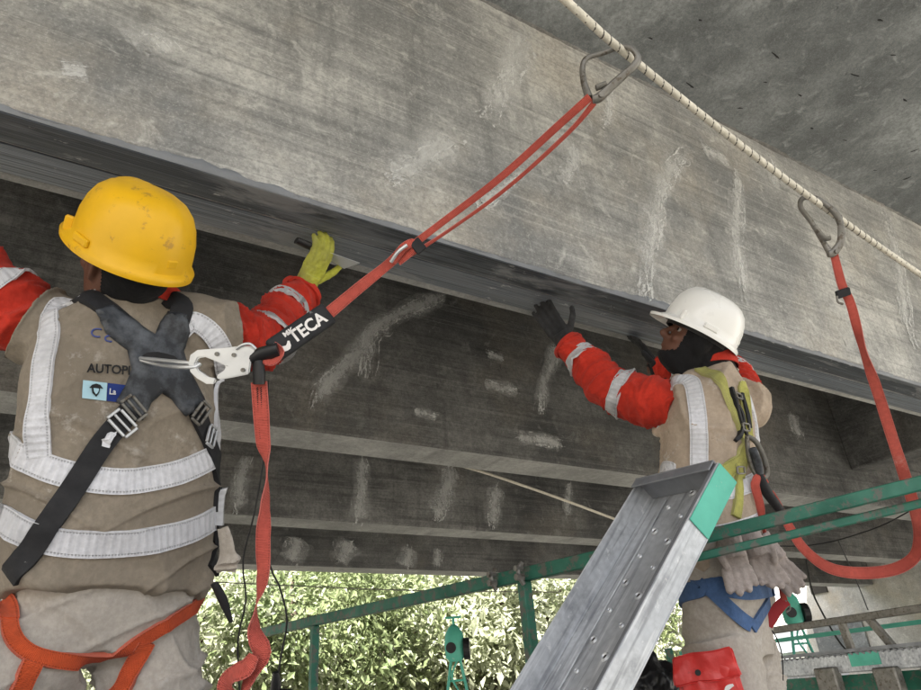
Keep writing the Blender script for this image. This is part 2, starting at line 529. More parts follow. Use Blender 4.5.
M['vest'] = cloth('khaki_drill', (.27, .228, .178), amt=.45, pale=(.55, .52, .48))
M['vest2'] = cloth('sand_drill', (.43, .345, .265), amt=.5, pale=(.6, .57, .53))
M['red'] = cloth('orange_red_drill', (.52, .036, .02), dirt=(.2, .018, .012), amt=.65)
M['trouser'] = cloth('pale_khaki_drill', (.42, .378, .33), amt=.3, pale=(.6, .58, .55))
M['black_cloth'] = cloth('black_cotton', (.012, .012, .013), amt=.3)
M['band'] = cloth('reflective_tape', (.68, .68, .715), dirt=(.4, .4, .41), amt=.6, rough=.42, weave=500, tape=420.)
M['band_dirty'] = cloth('soiled_reflective_tape', (.62, .62, .64), dirt=(.1, .1, .1), amt=1.0, rough=.5, weave=500, tape=420.)
M['strap_black'] = simple('black_webbing', (.018, .018, .02), .7, var=.2, scale=30, bmp=.3, spec=.3, wear=(.2, .2, .2), wsc=40, wlo=.68)
M['strap_orange'] = cloth('orange_webbing', (.62, .095, .03), dirt=(.32, .05, .025), amt=.6, weave=700, tape=2100.)
M['strap_yellow'] = cloth('yellow_webbing', (.5, .48, .13), dirt=(.13, .125, .07), amt=.85, tape=2100.)
M['strap_blue'] = cloth('blue_work_belt', (.075, .14, .29), dirt=(.05, .08, .14), amt=.8, pale=(.55, .58, .62))
M['rubber'] = simple('dusty_black_leather', (.02, .022, .026), .55, var=.2, scale=10, bmp=.35, wear=(.10, .108, .122), wsc=13, wlo=.42, ww=.22)
M['coral'] = cloth('coral_red_webbing', (.60, .115, .085), dirt=(.32, .06, .05), amt=.6, weave=600, pale=(.62, .3, .26), tape=2300.)
M['aluminium'] = simple('brushed_aluminium', (.6, .61, .62), .4, metal=.7, var=.12, scale=25, bmp=.1)
M['steel'] = simple('dull_grey_steel', (.22, .21, .19), .55, metal=.6, var=.4, scale=30, bmp=.3, wear=(.1, .08, .06), wsc=50, wlo=.55)
M['yellow_shell'] = simple('yellow_hard_hat_shell', (.80, .45, .008), .42, var=.3, scale=7, bmp=.04, spec=.4, wear=(.42, .22, .03), wsc=24, wlo=.6)
M['white_shell'] = simple('white_hard_hat_shell', (.78, .77, .74), .28, var=.08, scale=6, bmp=.02, spec=.5, wear=(.55, .54, .5), wsc=30, wlo=.7)
M['skin'] = simple('brown_skin', (.135, .06, .038), .55, var=.3, scale=20, bmp=.1, spec=.35)
M['eye'] = simple('eye_white', (.3, .27, .25), .2, var=.05, bmp=0)
M['dark'] = simple('black_plastic', (.012, .012, .013), .45, var=.2, scale=20, bmp=.1)
M['glove_yellow'] = cloth('yellow_green_glove', (.43, .43, .06), dirt=(.16, .15, .10), amt=.9, weave=500)
M['glove_black'] = cloth('black_glove', (.022, .022, .023), dirt=(.07, .07, .07), amt=.8, weave=500)
M['glove_knit'] = cloth('knit_glove', (.36, .31, .285), dirt=(.13, .11, .105), amt=.8, weave=260)
M['rope'] = cloth('white_rope', (.7, .66, .56), dirt=(.4, .37, .3), amt=.4, weave=400)
M['rope_mark'] = cloth('grey_rope_tracer', (.11, .1, .09), amt=.3)
M['green'] = simple('chipped_green_paint', (.022, .145, .096), .55, var=.6, scale=9, bmp=.4, wear=(.10, .09, .078), wsc=24, wlo=.51)
M['mint'] = simple('mint_green_paint', (.10, .47, .35), .5, var=.35, scale=10, bmp=.15, wear=(.4, .43, .42), wsc=18, wlo=.64)
def galv():
    m, nt, b = mat_new('galvanised_steel')
    vo = N(nt, 'TexVoronoi'); vo.inputs['Scale'].default_value = 55
    nt.links.new(coord(nt, (1, 1, 1)), vo.inputs['Vector'])
    big = tex(nt, 3.5, 5, .6); sp = tex(nt, 30, 6, .7)
    c = mix(nt, ramp(nt, big, [(.35, 0.), (.65, 1.)]), (.42, .44, .47), (.66, .68, .7))
    c = mix(nt, math_n(nt, 'MULTIPLY', vo.outputs['Distance'], .5), c, (.3, .31, .33))
    sc2 = tex(nt, 7, 6, .7, sc=(1, 1, 1)); c = mix(nt, ramp(nt, sc2, [(.5, 0.), (.68, .65)]), c, (.2, .21, .23))
    c = mix(nt, ramp(nt, sp, [(.62, 0.), (.7, .6)]), c, (.8, .8, .8))
    tc = N(nt, 'TexCoord'); mp = N(nt, 'Mapping'); mp.vector_type = 'TEXTURE'
    mp.inputs['Rotation'].default_value = (0, -.855, -.22); mp.inputs['Scale'].default_value = (14, 1, 1)
    nt.links.new(tc.outputs['Object'], mp.inputs['Vector'])
    scn = N(nt, 'TexNoise'); scn.inputs['Scale'].default_value = 60; scn.inputs['Detail'].default_value = 6; nt.links.new(mp.outputs[0], scn.inputs['Vector'])
    c = mix(nt, ramp(nt, scn.outputs['Fac'], [(.54, 0.), (.66, .55)]), c, (.16, .165, .18))
    c = mix(nt, ramp(nt, scn.outputs['Fac'], [(.3, .6), (.42, 0.)]), c, (.78, .79, .8))
    nt.links.new(c, b.inputs['Base Color']); b.inputs['Metallic'].default_value = .45
    nt.links.new(ramp(nt, big, [(.3, .55), (.7, .36)]), b.inputs['Roughness'])
    bump(nt, b, sp, .12, .004)
    return m
M['galv'] = galv()
M['galv_dark'] = simple('dirty_galvanised_steel', (.24, .25, .27), .5, metal=.35, var=.4, scale=12, bmp=.2)
M['pouch'] = simple('red_vinyl', (.62, .03, .025), .42, var=.3, scale=14, bmp=.4, spec=.5, wear=(.3, .02, .02), wsc=20, wlo=.62)
M['white_mark'] = simple('white_paint_marks', (.75, .72, .7), .7, var=.2, bmp=0)
M['ink'] = simple('black_print', (.012, .012, .013), .8, var=.1, bmp=0)
M['ink_blue'] = simple('blue_print', (.05, .07, .22), .8, var=.1, bmp=0)
M['patch_sky'] = simple('pale_blue_print', (.36, .55, .63), .85, var=.1, bmp=0)
M['patch_navy'] = simple('navy_print', (.012, .03, .16), .85, var=.1, bmp=0)
M['bag'] = simple('black_plastic_sheet', (.012, .012, .014), .32, var=.2, scale=10, bmp=.6)
M['bark'] = simple('brown_bark', (.12, .09, .065), .95, var=.5, scale=12, bmp=.8)
M['earth'] = simple('earth_and_litter', (.14, .132, .11), .95, var=.6, scale=1.2, bmp=.6)
M['pupil'] = simple('pupil', (.01, .008, .006), .2, var=0, bmp=0)
M['recess'] = simple('recess_shade', (.05, .045, .04), .95, var=.3, bmp=0)  # near-black colour stands in for the shade in wall niches and plank holes
def leafmat(name, a, b_):
    m, nt, b = mat_new(name)
    t = tex(nt, 1.3, 3, .6); t2 = tex(nt, 14, 2, .5)
    c = mix(nt, ramp(nt, t, [(.35, 0.), (.65, 1.)]), a, b_)
    c = mix(nt, ramp(nt, t2, [(.45, 0.), (.65, .5)]), c, tuple(min(1, k * 1.7) for k in b_))
    nt.links.new(c, b.inputs['Base Color']); b.inputs['Roughness'].default_value = .36
    tr = N(nt, 'BsdfTranslucent'); nt.links.new(c, tr.inputs['Color'])
    ms = N(nt, 'MixShader'); ms.inputs[0].default_value = .48
    nt.links.new(b.outputs[0], ms.inputs[1]); nt.links.new(tr.outputs[0], ms.inputs[2])
    nt.links.new(ms.outputs[0], nt.nodes['Material Output'].inputs['Surface'])
    return m
M['leaf'] = [leafmat('leaf_mid', (.16, .195, .085), (.24, .265, .15)), leafmat('leaf_pale', (.22, .245, .14), (.34, .355, .25)),
             leafmat('leaf_dark', (.11, .15, .06), (.18, .21, .1))]

# ================================================================== STRUCTURE
Y1, HB, HS = 1.477, 1.30, 2.668          # girder face, girder bottom, slab underside (camera is at z = 0)
GW, SP = .278, 1.695
XA, XB = -22.0, 12.0
DECK = -.66

bridge = thing('road_bridge', 'grey stained concrete bridge underside with deep parallel girders and a flat deck slab', 'bridge', (0, Y1, HB))
def grid_face(mb, o, ux, uz, nx, nz, jit=0.):
    pass
for i in range(4):
    y = Y1 + i * SP
    mb = MB()
    nx = 120
    xs = [XA + (XB - XA) * k / nx for k in range(nx + 1)]
    # cross-section with small broken arrises, a touch uneven along its run
    for k, x in enumerate(xs):
        e = noise.noise(V((x * 2.3, i * 7, 0))) * .004; e2 = noise.noise(V((x * 3.1, i * 7 + 3, 0))) * .004
        sec = [(y, HS + .02), (y + e * .5, HB + .012), (y + .010 + e, HB + e2 * .3), (y + GW - .01, HB + e2 * .3), (y + GW, HB + .012), (y + GW, HS + .02)]
        mb.v += [(x, a, b) for a, b in sec]
    for k in range(nx):
        for j in range(5):
            a = k * 6 + j
            mb.f.append((a, a + 1, a + 7, a + 6))
    mb.f.append((0, 5, 4, 3, 2, 1)); o = nx * 6; mb.f.append(tuple(o + j for j in range(6)))
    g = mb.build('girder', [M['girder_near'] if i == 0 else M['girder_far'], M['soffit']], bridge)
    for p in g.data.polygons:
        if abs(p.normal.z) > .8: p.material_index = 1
    tag(g, ['near girder with carbon fibre strips bonded under its bottom', 'second girder with a dark upper face and white lime runs', 'third girder with thin dark run-off marks', 'farthest visible girder against the vegetation'][i])
mb = MB(); mb.box(((XA + XB) / 2, (7.3 - 2.2) / 2, HS + .125), (XB - XA, 9.5, .25)); mb.build('deck_slab', M['slab'], bridge)  # unseen overhang behind the camera is lengthened to hold back sky light
# rough joint between slab and girder
mb = MB()
xs = np.arange(-1, 9, .03)
for x in xs:
    r = .006 + .012 * abs(noise.noise(V((x * 3, 1, 0)))) + .006 * noise.noise(V((x * 20, 2, 0)))
    mb.v += [(x, Y1 + .002, HS - r * 1.6), (x, Y1 - r * .6, HS - r * .5), (x, Y1 - r * 1.8, HS + .002)]
for k in range(len(xs) - 1):
    for j in range(2):
        a = k * 3 + j; mb.f.append((a, a + 3, a + 4, a + 1))
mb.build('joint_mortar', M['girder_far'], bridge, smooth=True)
# cross beams (diaphragms) between the girders
for i in range(3):
    y = Y1 + i * SP + GW
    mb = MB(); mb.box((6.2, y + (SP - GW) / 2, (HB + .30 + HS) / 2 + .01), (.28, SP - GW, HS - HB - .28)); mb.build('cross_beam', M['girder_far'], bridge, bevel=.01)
# carbon strips bonded under the near girder
def strip(y0, y1, th, mat, name):
    mb = MB(); nx = 260; x0, x1 = -4., 9.
    for k in range(nx + 1):
        x = x0 + (x1 - x0) * k / nx
        a = y0 + noise.noise(V((x * 1.7, y0 * 9, 1))) * .0025; b = y1 + noise.noise(V((x * 1.9, y1 * 9, 2))) * .0035
        dz = noise.noise(V((x * 1.1, y0 * 5, 3))) * .0015
        mb.v += [(x, a, HB + .002), (x, a + .002, HB - th + dz), (x, (a + b) / 2, HB - th - .0015 + dz), (x, b - .002, HB - th + dz), (x, b, HB + .002)]
    for k in range(nx):
        for j in range(4):
            q = k * 5 + j; mb.f.append((q, q + 1, q + 6, q + 5))
    return mb.build(name, mat, bridge, smooth=False)
strip(Y1 + .004, Y1 + .108, .009, M['carbon_a'], 'carbon_fibre_strip')
strip(Y1 + .120, Y1 + .232, .005, M['carbon_b'], 'carbon_fibre_strip')
# putty squeezed up over the arris, with a ragged upper edge
mb = MB(); xs = np.arange(-4, 9, .012)
for x in xs:
    n1 = noise.noise(V((x * 2.4, 5, 0))); n2 = noise.noise(V((x * 14, 6, 0))); n3 = noise.noise(V((x * 45, 8, 0)))
    h = max(-.005, .002 + .030 * n1 + .014 * n2 + .007 * n3)
    mb.v += [(x, Y1 + .0005, HB + .006 + h), (x, Y1 - .0028, HB + .005 + h * .85), (x, Y1 - .003 + n3 * .001, HB + .004), (x, Y1 + .004, HB - .007)]
for k in range(len(xs) - 1):
    for j in range(3):
        q = k * 4 + j; mb.f.append((q, q + 4, q + 5, q + 1))
mb.build('epoxy_bead', M['epoxy'], bridge, smooth=True)

# lime crusts and dark run marks on the girder faces: thin deposits with their own shape
def deposit(name, pts, w, y, mat, off, wide=.75):
    path, par = catmull(pts, .03); mb = MB(); m = len(path)
    for i, p in enumerate(path):
        t = (path[min(i + 1, m - 1)] - path[max(i - 1, 0)]).normalized(); s = t.cross(V((0, 1, 0))).normalized()
        ww = w * (wide + .6 * noise.noise(p * 7))
        for q in (-1, 0, 1):
            mb.v.append((p.x + s.x * q * ww / 2, y - off - (.002 if q == 0 else 0), p.z + s.z * q * ww / 2))
    for i in range(m - 1):
        for j in range(2):
            a = i * 3 + j; mb.f.append((a, a + 3, a + 4, a + 1))
    o = mb.build(name, mat, bridge, smooth=True)
    uv = o.data.uv_layers.new(name='UV')
    for lp in o.data.loops:
        vi = lp.vertex_index; uv.data[lp.index].uv = ((vi % 3) / 2, (vi // 3) / max(1, m - 1))
    if o.data.polygons[0].normal.y > 0: o.data.flip_normals()
    return o
Y2, Y3, Y4 = Y1 + SP, Y1 + 2 * SP, Y1 + 3 * SP
def dep(y, px, w, off=.003, name='lime_crust', mat='crust'):
    path = [PY(u, v, y) for u, v in px]
    if mat != 'crust':
        deposit(name, path, w, y, M[mat], off, 1.5); return
    deposit('lime_film', path, w, y, M['haze_crust'], off, 1.5)
    pts, par = catmull(path, .012); m = len(pts); mb = MB(); uvs = []
    for k in range(max(6, int(m * .5))):                       # many thin overlapping runs
        a = random.randint(0, max(0, m - 4)); ln_ = random.randint(3, max(4, int(m * .45))); b = min(m - 1, a + ln_)
        o = random.gauss(0, .24) * w; ph = random.uniform(0, 50); wd = random.choice((.003, .005, .008, .016, .024)) * (1 + w * 4); base = len(mb.v); n_ = b - a + 1
        for q in range(n_):
            p = pts[a + q]; t = (pts[min(a + q + 1, m - 1)] - pts[max(a + q - 1, 0)]).normalized(); sd_ = t.cross(V((0, 1, 0))).normalized()
            lat = o + w * .22 * noise.noise(V((q * .16, ph, 0))); ww = wd * (.6 + .8 * abs(noise.noise(V((q * .35, ph, 3))))) * math.sin(math.pi * (q + .6) / (n_ + .2)) ** .5
            for e in (-1, 0, 1):
                mb.v.append((p.x + sd_.x * (lat + e * ww), y - off - .0012 - (.002 if e == 0 else 0) - k * .00003, p.z + sd_.z * (lat + e * ww))); mb.uv[len(mb.v) - 1] = ((e + 1) / 2, .5)
        for q in range(n_ - 1):
            for e in range(2):
                c = base + q * 3 + e; mb.f.append((c, c + 3, c + 4, c + 1))
    tag(mb.build(name, M['crust'], bridge, smooth=True), kind='stuff')
for px, w in [([(378, 184), (410, 168), (440, 148), (462, 138)], .10), ([(520, 20), (515, 60), (498, 100), (488, 125)], .13),
              ([(610, 80), (608, 110), (603, 130)], .06), ([(572, 140), (572, 165), (560, 190)], .07),
              ([(490, 190), (480, 205), (520, 175)], .05), ([(690, 150), (668, 175), (655, 215), (648, 260), (643, 300)], .11),
              ([(735, 160), (737, 200), (735, 240), (742, 285), (745, 305)], .085), ([(700, 150), (715, 155), (730, 165)], .1),
              ([(770, 155), (774, 175), (772, 188)], .06), ([(880, 205), (890, 235), (898, 270), (905, 320), (915, 350)], .12),
              ([(120, 45), (150, 38), (175, 60)], .08), ([(60, 70), (90, 72)], .05)]:
    dep(Y1, px, w)
for k, (px, w) in enumerate([([(425, 88), (428, 105), (430, 126)], .03), ([(431, 165), (431, 190)], .015), ([(675, 218), (680, 240), (683, 256)], .02),
              ([(741, 185), (750, 205), (756, 228)], .022), ([(263, 40), (262, 70), (261, 110), (262, 140), (260, 165)], .018),
              ([(734, 170), (745, 240), (742, 300)], .010), ([(818, 265), (822, 300)], .02), ([(536, 175), (543, 180)], .03),
              ([(640, 140), (645, 165)], .012), ([(700, 185), (707, 215)], .012)]):
    dep(Y1, px, w, .0055, 'dark_run_mark', 'crack')
for px, w in [([(455, 290), (420, 305), (392, 318), (370, 332), (366, 352), (364, 378)], .10), ([(372, 345), (345, 365), (322, 390), (316, 412)], .10),
              ([(556, 335), (552, 362), (543, 385), (540, 415)], .09), ([(480, 382), (500, 388), (520, 390)], .07), ([(512, 437), (540, 440), (566, 446)], .08),
              ([(485, 352), (505, 360)], .05), ([(410, 410), (440, 418)], .05), ([(600, 405), (630, 420)], .05), ([(790, 410), (800, 440)], .16)]:
    dep(Y2, px, w)
for px, w in [([(375, 385), (375, 425)], .02), ([(344, 375), (344, 392)], .02), ([(596, 420), (610, 424)], .03)]:
    dep(Y2, px, w, .0055, 'dark_run_mark', 'crack')
for px, w in [([(362, 452), (361, 490), (358, 526)], .13), ([(452, 462), (446, 490), (436, 522)], .16), ([(496, 480), (492, 530)], .14),
              ([(250, 450), (240, 480), (238, 515)], .1), ([(570, 478), (566, 520)], .09)]:
    dep(Y3, px, w)
for px, w in [([(536, 480), (538, 515)], .03), ([(548, 480), (556, 526)], .04), ([(560, 482), (562, 512)], .025), ([(606, 484), (611, 535)], .03),
              ([(575, 500), (578, 536)], .025), ([(845, 505), (852, 540)], .03)]:
    dep(Y3, px, w, .0055, 'dark_run_mark', 'crack')
for px, w in [([(300, 535), (290, 565)], .2), ([(352, 538), (338, 566)], .2), ([(410, 545), (405, 570)], .15), ([(438, 545), (437, 570)], .12)]:
    dep(Y4, px, w)

# short dark form-tie scars in the slab
mb = MB()
for u, v, a, L in [(775, 55, .7, .07), (690, 85, .7, .06), (855, 75, .4, .05), (893, 55, .2, .03), (740, 108, .2, .03), (845, 140, .3, .03), (875, 170, .2, .03),
                (907, 178, -.6, .05), (800, 95, .5, .03), (650, 38, .4, .03), (915, 150, -.5, .05), (765, 82, .3, .02), (905, 100, .6, .04), (812, 128, .4, .025), (880, 20, .3, .04), (700, 20, .5, .02)]:
    p = PZ(u, v, HS); dx, dy = math.cos(a - .6), math.sin(a - .6)
    n = 7; c = len(mb.v)
    for k in range(n):
        th = 2 * math.pi * k / n; q = .8 + .5 * random.random()
        lx, ly = math.cos(th) * L * .5 * q, math.sin(th) * .0045 * q * (.4 + random.random())
        mb.v.append((p.x + lx * dx - ly * dy, p.y + lx * dy + ly * dx, HS - .0025))
    mb.f.append(tuple(c + k for k in reversed(range(n))))
tag(mb.build('tie_scars', M['ink'], bridge), kind='stuff')

# abutment
ab = thing('abutment_wall', 'pale stained concrete abutment wall closing the far end of the bridge', 'wall', (12.4, 6, -4))
mb = MB(); mb.box((12.55, 6.5, -.6), (1.0, 27, 9.0))
w_ = mb.build('wall', M['wall'], ab)
mb = MB(); mb.box((12.02, 6.5, .25), (.06, 27, .05)); mb.build('ledge', M['mint'], ab)
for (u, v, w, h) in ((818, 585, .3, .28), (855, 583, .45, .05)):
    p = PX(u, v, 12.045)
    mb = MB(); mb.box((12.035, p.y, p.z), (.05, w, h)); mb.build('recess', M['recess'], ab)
for (u, v, w, h) in ((842, 640, .9, .5), (790, 640, .5, .4)):
    p = PX(u, v, 12.045)
    mb = MB(); mb.box((12.03, p.y, p.z), (.05, w, h)); mb.build('patch', M['slab'], ab)

# terrain: one sheet, river bed below the camera side, banks rising behind the bridge
mb = MB()
gx = [-400, -200, -100, -60, -40] + list(range(-30, 41, 2)) + [50, 70, 100, 200, 400]
gy = [-400, -200, -100, -60, -40] + list(range(-30, 41, 2)) + [50, 70, 100, 200, 400]
for y in gy:
    for x in gx:
        t = min(1, max(0, (y - 6.5) / 12)); t = t * t * (3 - 2 * t)
        z = -5.2 + t * 8.5 + noise.noise(V((x * .11, y * .11, 0))) * .7
        if y > 20: z += min(8, (y - 20) * .25)
        mb.v.append((x, y, z))
W_ = len(gx)
for j in range(len(gy) - 1):
    for i in range(W_ - 1):
        a = j * W_ + i; mb.f.append((a, a + 1, a + 1 + W_, a + W_))
tag(mb.build('ground', M['earth'], None, smooth=True), 'earth river bank rising behind the bridge', kind='structure')

# ================================================================== VEGETATION
def ground_z(x, y):
    t = min(1, max(0, (y - 6.5) / 12)); t = t * t * (3 - 2 * t)
    return -5.2 + t * 8.5
def tree(label, x, y, r, zc, kind, n, leaf, name='leafy_tree'):
    z0 = ground_z(x, y)
    t = thing(name, label, 'tree', (x, y, z0), 'trees on the bank behind the bridge')
    mb = MB(); top = V((x + random.uniform(-.3, .3), y, zc + r * .5))
    mb.tube([(x, y, z0 - .3), (x + .1, y, (z0 + zc) / 2), top], [.16, .11, .04], n=8, step=.3)
    tips = []
    for k in range(9):
        a = random.uniform(0, 6.28); b = V((x, y, z0 + (zc - z0) * random.uniform(.35, .95)))
        e = V((x + math.cos(a) * r * .8, y + math.sin(a) * r * .7, b.z + random.uniform(.1, .9) * r))
        mb.tube([b, (b + e) / 2 + V((0, 0, .15)), e], [.05, .035, .012], n=5, step=.25); tips.append(e)
    mb.build('trunk', M['bark'], t, smooth=True)
    # clumps of leaves
    cl = []
    for k in range(46):
        d = rng.normal(size=3); d /= np.linalg.norm(d); q = rng.uniform(.35, 1.0) ** .6
        cl.append(np.array((x, y, zc)) + d * q * np.array((r, r * .85, r * .9)))
    cl = np.array(cl + [np.array(e) for e in tips])
    idx = rng.integers(0, len(cl), n)
    c = cl[idx] + rng.normal(size=(n, 3)) * r * .15
    out = c - np.array((x, y, zc)); out /= np.linalg.norm(out, axis=1)[:, None] + 1e-6
    ax = rng.normal(size=(n, 3)) + out * .8 + np.array((0, 0, -.5)); ax /= np.linalg.norm(ax, axis=1)[:, None]
    nn = rng.normal(size=(n, 3)) * .6 + np.array((0, -.3, .9)) + out * .4
    sd_ = np.cross(ax, nn); sd_ /= np.linalg.norm(sd_, axis=1)[:, None]; nn = np.cross(sd_, ax)
    L = leaf * rng.uniform(.45, 1.5, n)[:, None]
    vs = np.stack([c, c + ax * L * .5 + sd_ * L * .24 + nn * L * .06, c + ax * L - nn * L * .1, c + ax * L * .5 - sd_ * L * .24 + nn * L * .06], 1).reshape(-1, 3)
    b = np.arange(n) * 4
    fs = np.concatenate([np.stack([b, b + 1, b + 2], 1), np.stack([b, b + 2, b + 3], 1)])
    me = bpy.data.meshes.new('crown'); me.from_pydata(vs.tolist(), [], fs.tolist()); me.update()
    link_mesh('crown', me, M['leaf'][kind], t, smooth=False)
for a in [('pale bushy tree on the bank beside the standing worker in the yellow helmet', 2.2, 12.0, 2.2, .9, 1, 14000, .13),
          ('dark leafy tree on the bank seen past the hanging coral lanyard tail', 3.9, 11.4, 2.0, 1.2, 2, 12000, .12),
          ('mid green tree on the bank behind the first green rail post', 5.6, 12.2, 2.3, .7, 0, 14000, .13),
          ('pale large leaved tree on the bank behind the green winch', 7.4, 11.3, 2.0, .6, 1, 10000, .17),
          ('fresh green tree on the bank left of the leaning steel plank', 9.3, 11.6, 2.2, .8, 1, 12000, .15),
          ('dark tree on the bank hidden partly by the leaning steel plank', 11.0, 12.4, 2.2, 1.2, 2, 11000, .13),
          ('tall tree standing higher up the bank behind the others', 5.0, 16.0, 3.4, 3.2, 1, 14000, .2),
          ('tall pale tree higher up the bank behind the rail posts', 10.5, 16.5, 3.6, 3.4, 1, 14000, .2),
          ('tall dark tree at the left end of the bank', -.6, 14.0, 2.8, 1.6, 2, 10000, .16)]:
    tree(*a)

# ================================================================== PLATFORMS AND RAILS
A_ = P(740, 527, 1.75); B_ = P(260, 633, 3.7); RD = (B_ - A_)
def rail_pt(t): return A_ + RD * t
rail = thing('guard_rail', 'chipped green steel guard rail with square posts crossing in front of worker in white helmet', 'railing', (rail_pt(.3).x, rail_pt(.3).y, DECK))
mb = MB(); mb.bar(rail_pt(.13), rail_pt(1.03), .032, .044); mb.build('top_rail', M['green'], rail, bevel=.003)
RR0, RR1 = P(668, 546, 1.93), P(1010, 461, 1.62)
mb = MB(); mb.bar(RR0, RR1, .012, .036); mb.build('top_rail', M['green'], rail, bevel=.003)
mb = MB(); mb.bar(P(640, 571, 1.90), P(1010, 482, 1.68), .012, .022); tag(mb.build('lower_rail', M['green'], rail, bevel=.003), 'darker lower green bar behind the top rail')
def on_rail(u):
    best = min((abs(((rail_pt(t) @ RT) / (rail_pt(t) @ FW)) * F_PX + 460.5 - u), t) for t in [k / 400 - .3 for k in range(560)])
    return best[1]
for u in (524, 315, 990):
    p = rail_pt(on_rail(u)) if u < 900 else RR1.lerp(RR0, .06); mb = MB()
    mb.bar(p - V((0, 0, .0225)), V((p.x, p.y, DECK)), .040, .034, (1, 0, 0)); mb.build('post', M['green'], rail, bevel=.003)
for u in (500, 528):
    p = rail_pt(on_rail(u)); mb = MB()
    q = p + V((-.024, -.004, 0)); mb.tube([q + V((0, 0, -.035)), q + V((-.014, 0, -.012)), q + V((-.016, 0, .014)), q + V((0, 0, .035))], .008, n=8, step=.008)
    mb.cyl(q + V((-.03, 0, -.012)), q + V((.0, 0, -.012)), .012, 6); mb.cyl(q + V((-.03, 0, .016)), q + V((.0, 0, .016)), .010, 6)
    mb.build('clamp', M['steel'], rail, smooth=False)

deck = thing('work_platform', 'suspended steel plank platform that the workers stand on', 'platform', (.8, 1.2, DECK))
for k in range(11):
    x = -.95 + k * .31
    mb = MB(); mb.box((x, 1.55, DECK - .025), (.30, 4.3, .05)); mb.build('deck_plank', M['galv_dark'], deck, bevel=.006)
for y in (-.3, 3.4):
    mb = MB(); mb.box((.6, y, DECK - .10), (3.6, .08, .095)); mb.build('bearer', M['green'], deck, bevel=.006)

# far platform
far = thing('far_platform', 'second suspended platform with grey channel and dark rails before the pale abutment', 'platform', (5.3, 3.5, DECK))
xr = 5.2
def fz(u, v): return PX(u, v, xr)
pa, pb = fz(760, 634), fz(960, 598)
mb = MB(); mb.bar((xr, pa.y + .5, .36), (xr, .6, .375), .05, .05); mb.build('top_rail', M['steel'], far, bevel=.004)
mb = MB(); mb.bar((xr + .25, 5.0, .30), (xr + .25, .5, .30), .025, .03); mb.build('mid_rail', M['mint'], far)
for u in (847, 876):
    p = fz(u, 640); mb = MB(); mb.bar((xr, p.y, .35), (xr + .02, p.y - (.1 if u > 850 else .0), .14), .05, .045, (1, 0, 0)); mb.build('post', M['steel'], far, bevel=.004)
# channel beam with punched edge
mb = MB(); mb.bar((xr - .03, 5.6, .10), (xr - .03, .4, .06), .06, .125); ch = mb.build('channel_beam', M['galv'], far, bevel=.008)
mb = MB(); mb.bar((xr - .02, 5.6, .178), (xr - .02, .4, .138), .12, .022); mb.build('channel_lip', M['galv_dark'], ch)
p = fz(870, 660); mb = MB(); mb.box((xr - .0625, p.y, p.z + .01), (.004, .22, .085)); mb.build('paint_mark', M['mint'], ch)
mb = MB()
for k in range(34): mb.box((xr - .064, 3.85 - k * .045, .143 - k * .0003), (.006, .026, .014), Matrix.Rotation(.5, 3, 'X'))
tag(mb.build('punched_slots', M['galv_dark'], ch), kind='stuff')
mb = MB(); mb.bar((xr + .05, 5.5, -.04), (xr + .05, .4, -.07), .05, .12); mb.build('lower_bearer', M['green'], far)
for u in (835, 895, 945):
    p = fz(u, 676); mb = MB(); mb.box((xr - .08, p.y, p.z - .02), (.09, .16, .16)); mb.build('bracket', M['steel'], far, bevel=.01)
for k in range(5):
    mb = MB(); mb.box((xr + .3 + k * .31, 3.0, DECK - .025), (.3, 4.8, .05)); mb.build('deck_plank', M['galv_dark'], far, bevel=.006)
for y in (1.0, 4.9):
    mb = MB(); mb.bar((xr, y, DECK), (xr, y, .34), .05, .05, (1, 0, 0)); mb.build('post', M['green'], far)

# winches
def winch(name, label, base, s, rot):
    t = thing(name, label, 'winch', base, 'rope winches hung from the platforms')
    Mx = Matrix.Rotation(rot, 3, 'Z'); o = V(base)
    L = lambda x, y, z: o + Mx @ V((x * s, y * s, z * s))
    mb = MB()
    for sx in (-1, 1):
        mb.tube([L(.16 * sx, 0, 0), L(.06 * sx, 0, .55)], .022 * s, n=6, smooth_path=False)
    mb.tube([L(-.11, 0, .25), L(.11, 0, .25)], .016 * s, n=6, smooth_path=False)
    mb.build('frame', M['mint'], t)
    mb = MB(); mb.rings([(L(0, 0, z), Mx @ V((1, 0, 0)), Mx @ V((0, 1, 0)), w * s, w * .7 * s, w * .7 * s) for z, w in ((.5, .09), (.56, .14), (.75, .15), (.88, .13), (.97, .07), (1.0, .03))], n=16)
    mb.build('housing', M['mint'], t, smooth=True)
    mb = MB(); mb.cyl(L(-.05, -.115, .68), L(-.05, -.09, .68), .075 * s, 16); mb.build('window', M['dark'], t)
    mb = MB(); mb.cyl(L(.13, .0, .66), L(.22, .0, .66), .15 * s, 18); mb.build('rope_drum', M['dark'], t)
    mb = MB(); mb.tube([L(0, 0, .98), L(0, 0, 1.1)], .02 * s, n=6, smooth_path=False); mb.tube([L(-.12, 0, 1.1), L(.12, 0, 1.1)], .018 * s, n=6, smooth_path=False)
    mb.build('hanger', M['mint'], t)
    mb = MB(); mb.tube([L(.02, -.05, .5), L(-.06, -.08, .3), L(.03, -.06, .1), L(.06, 0, 0)], .014 * s, n=6); mb.build('cable', M['mint'], t, smooth=True)
wb = P(458, 700, 6.0); winch('rope_winch', 'mint green rope winch with black drum standing before the foliage', wb, .62, -.6)
wb2 = P(806, 662, 6.2); winch('rope_winch', 'mint green rope winch with black drum before the pale abutment', wb2, .62, -.6)
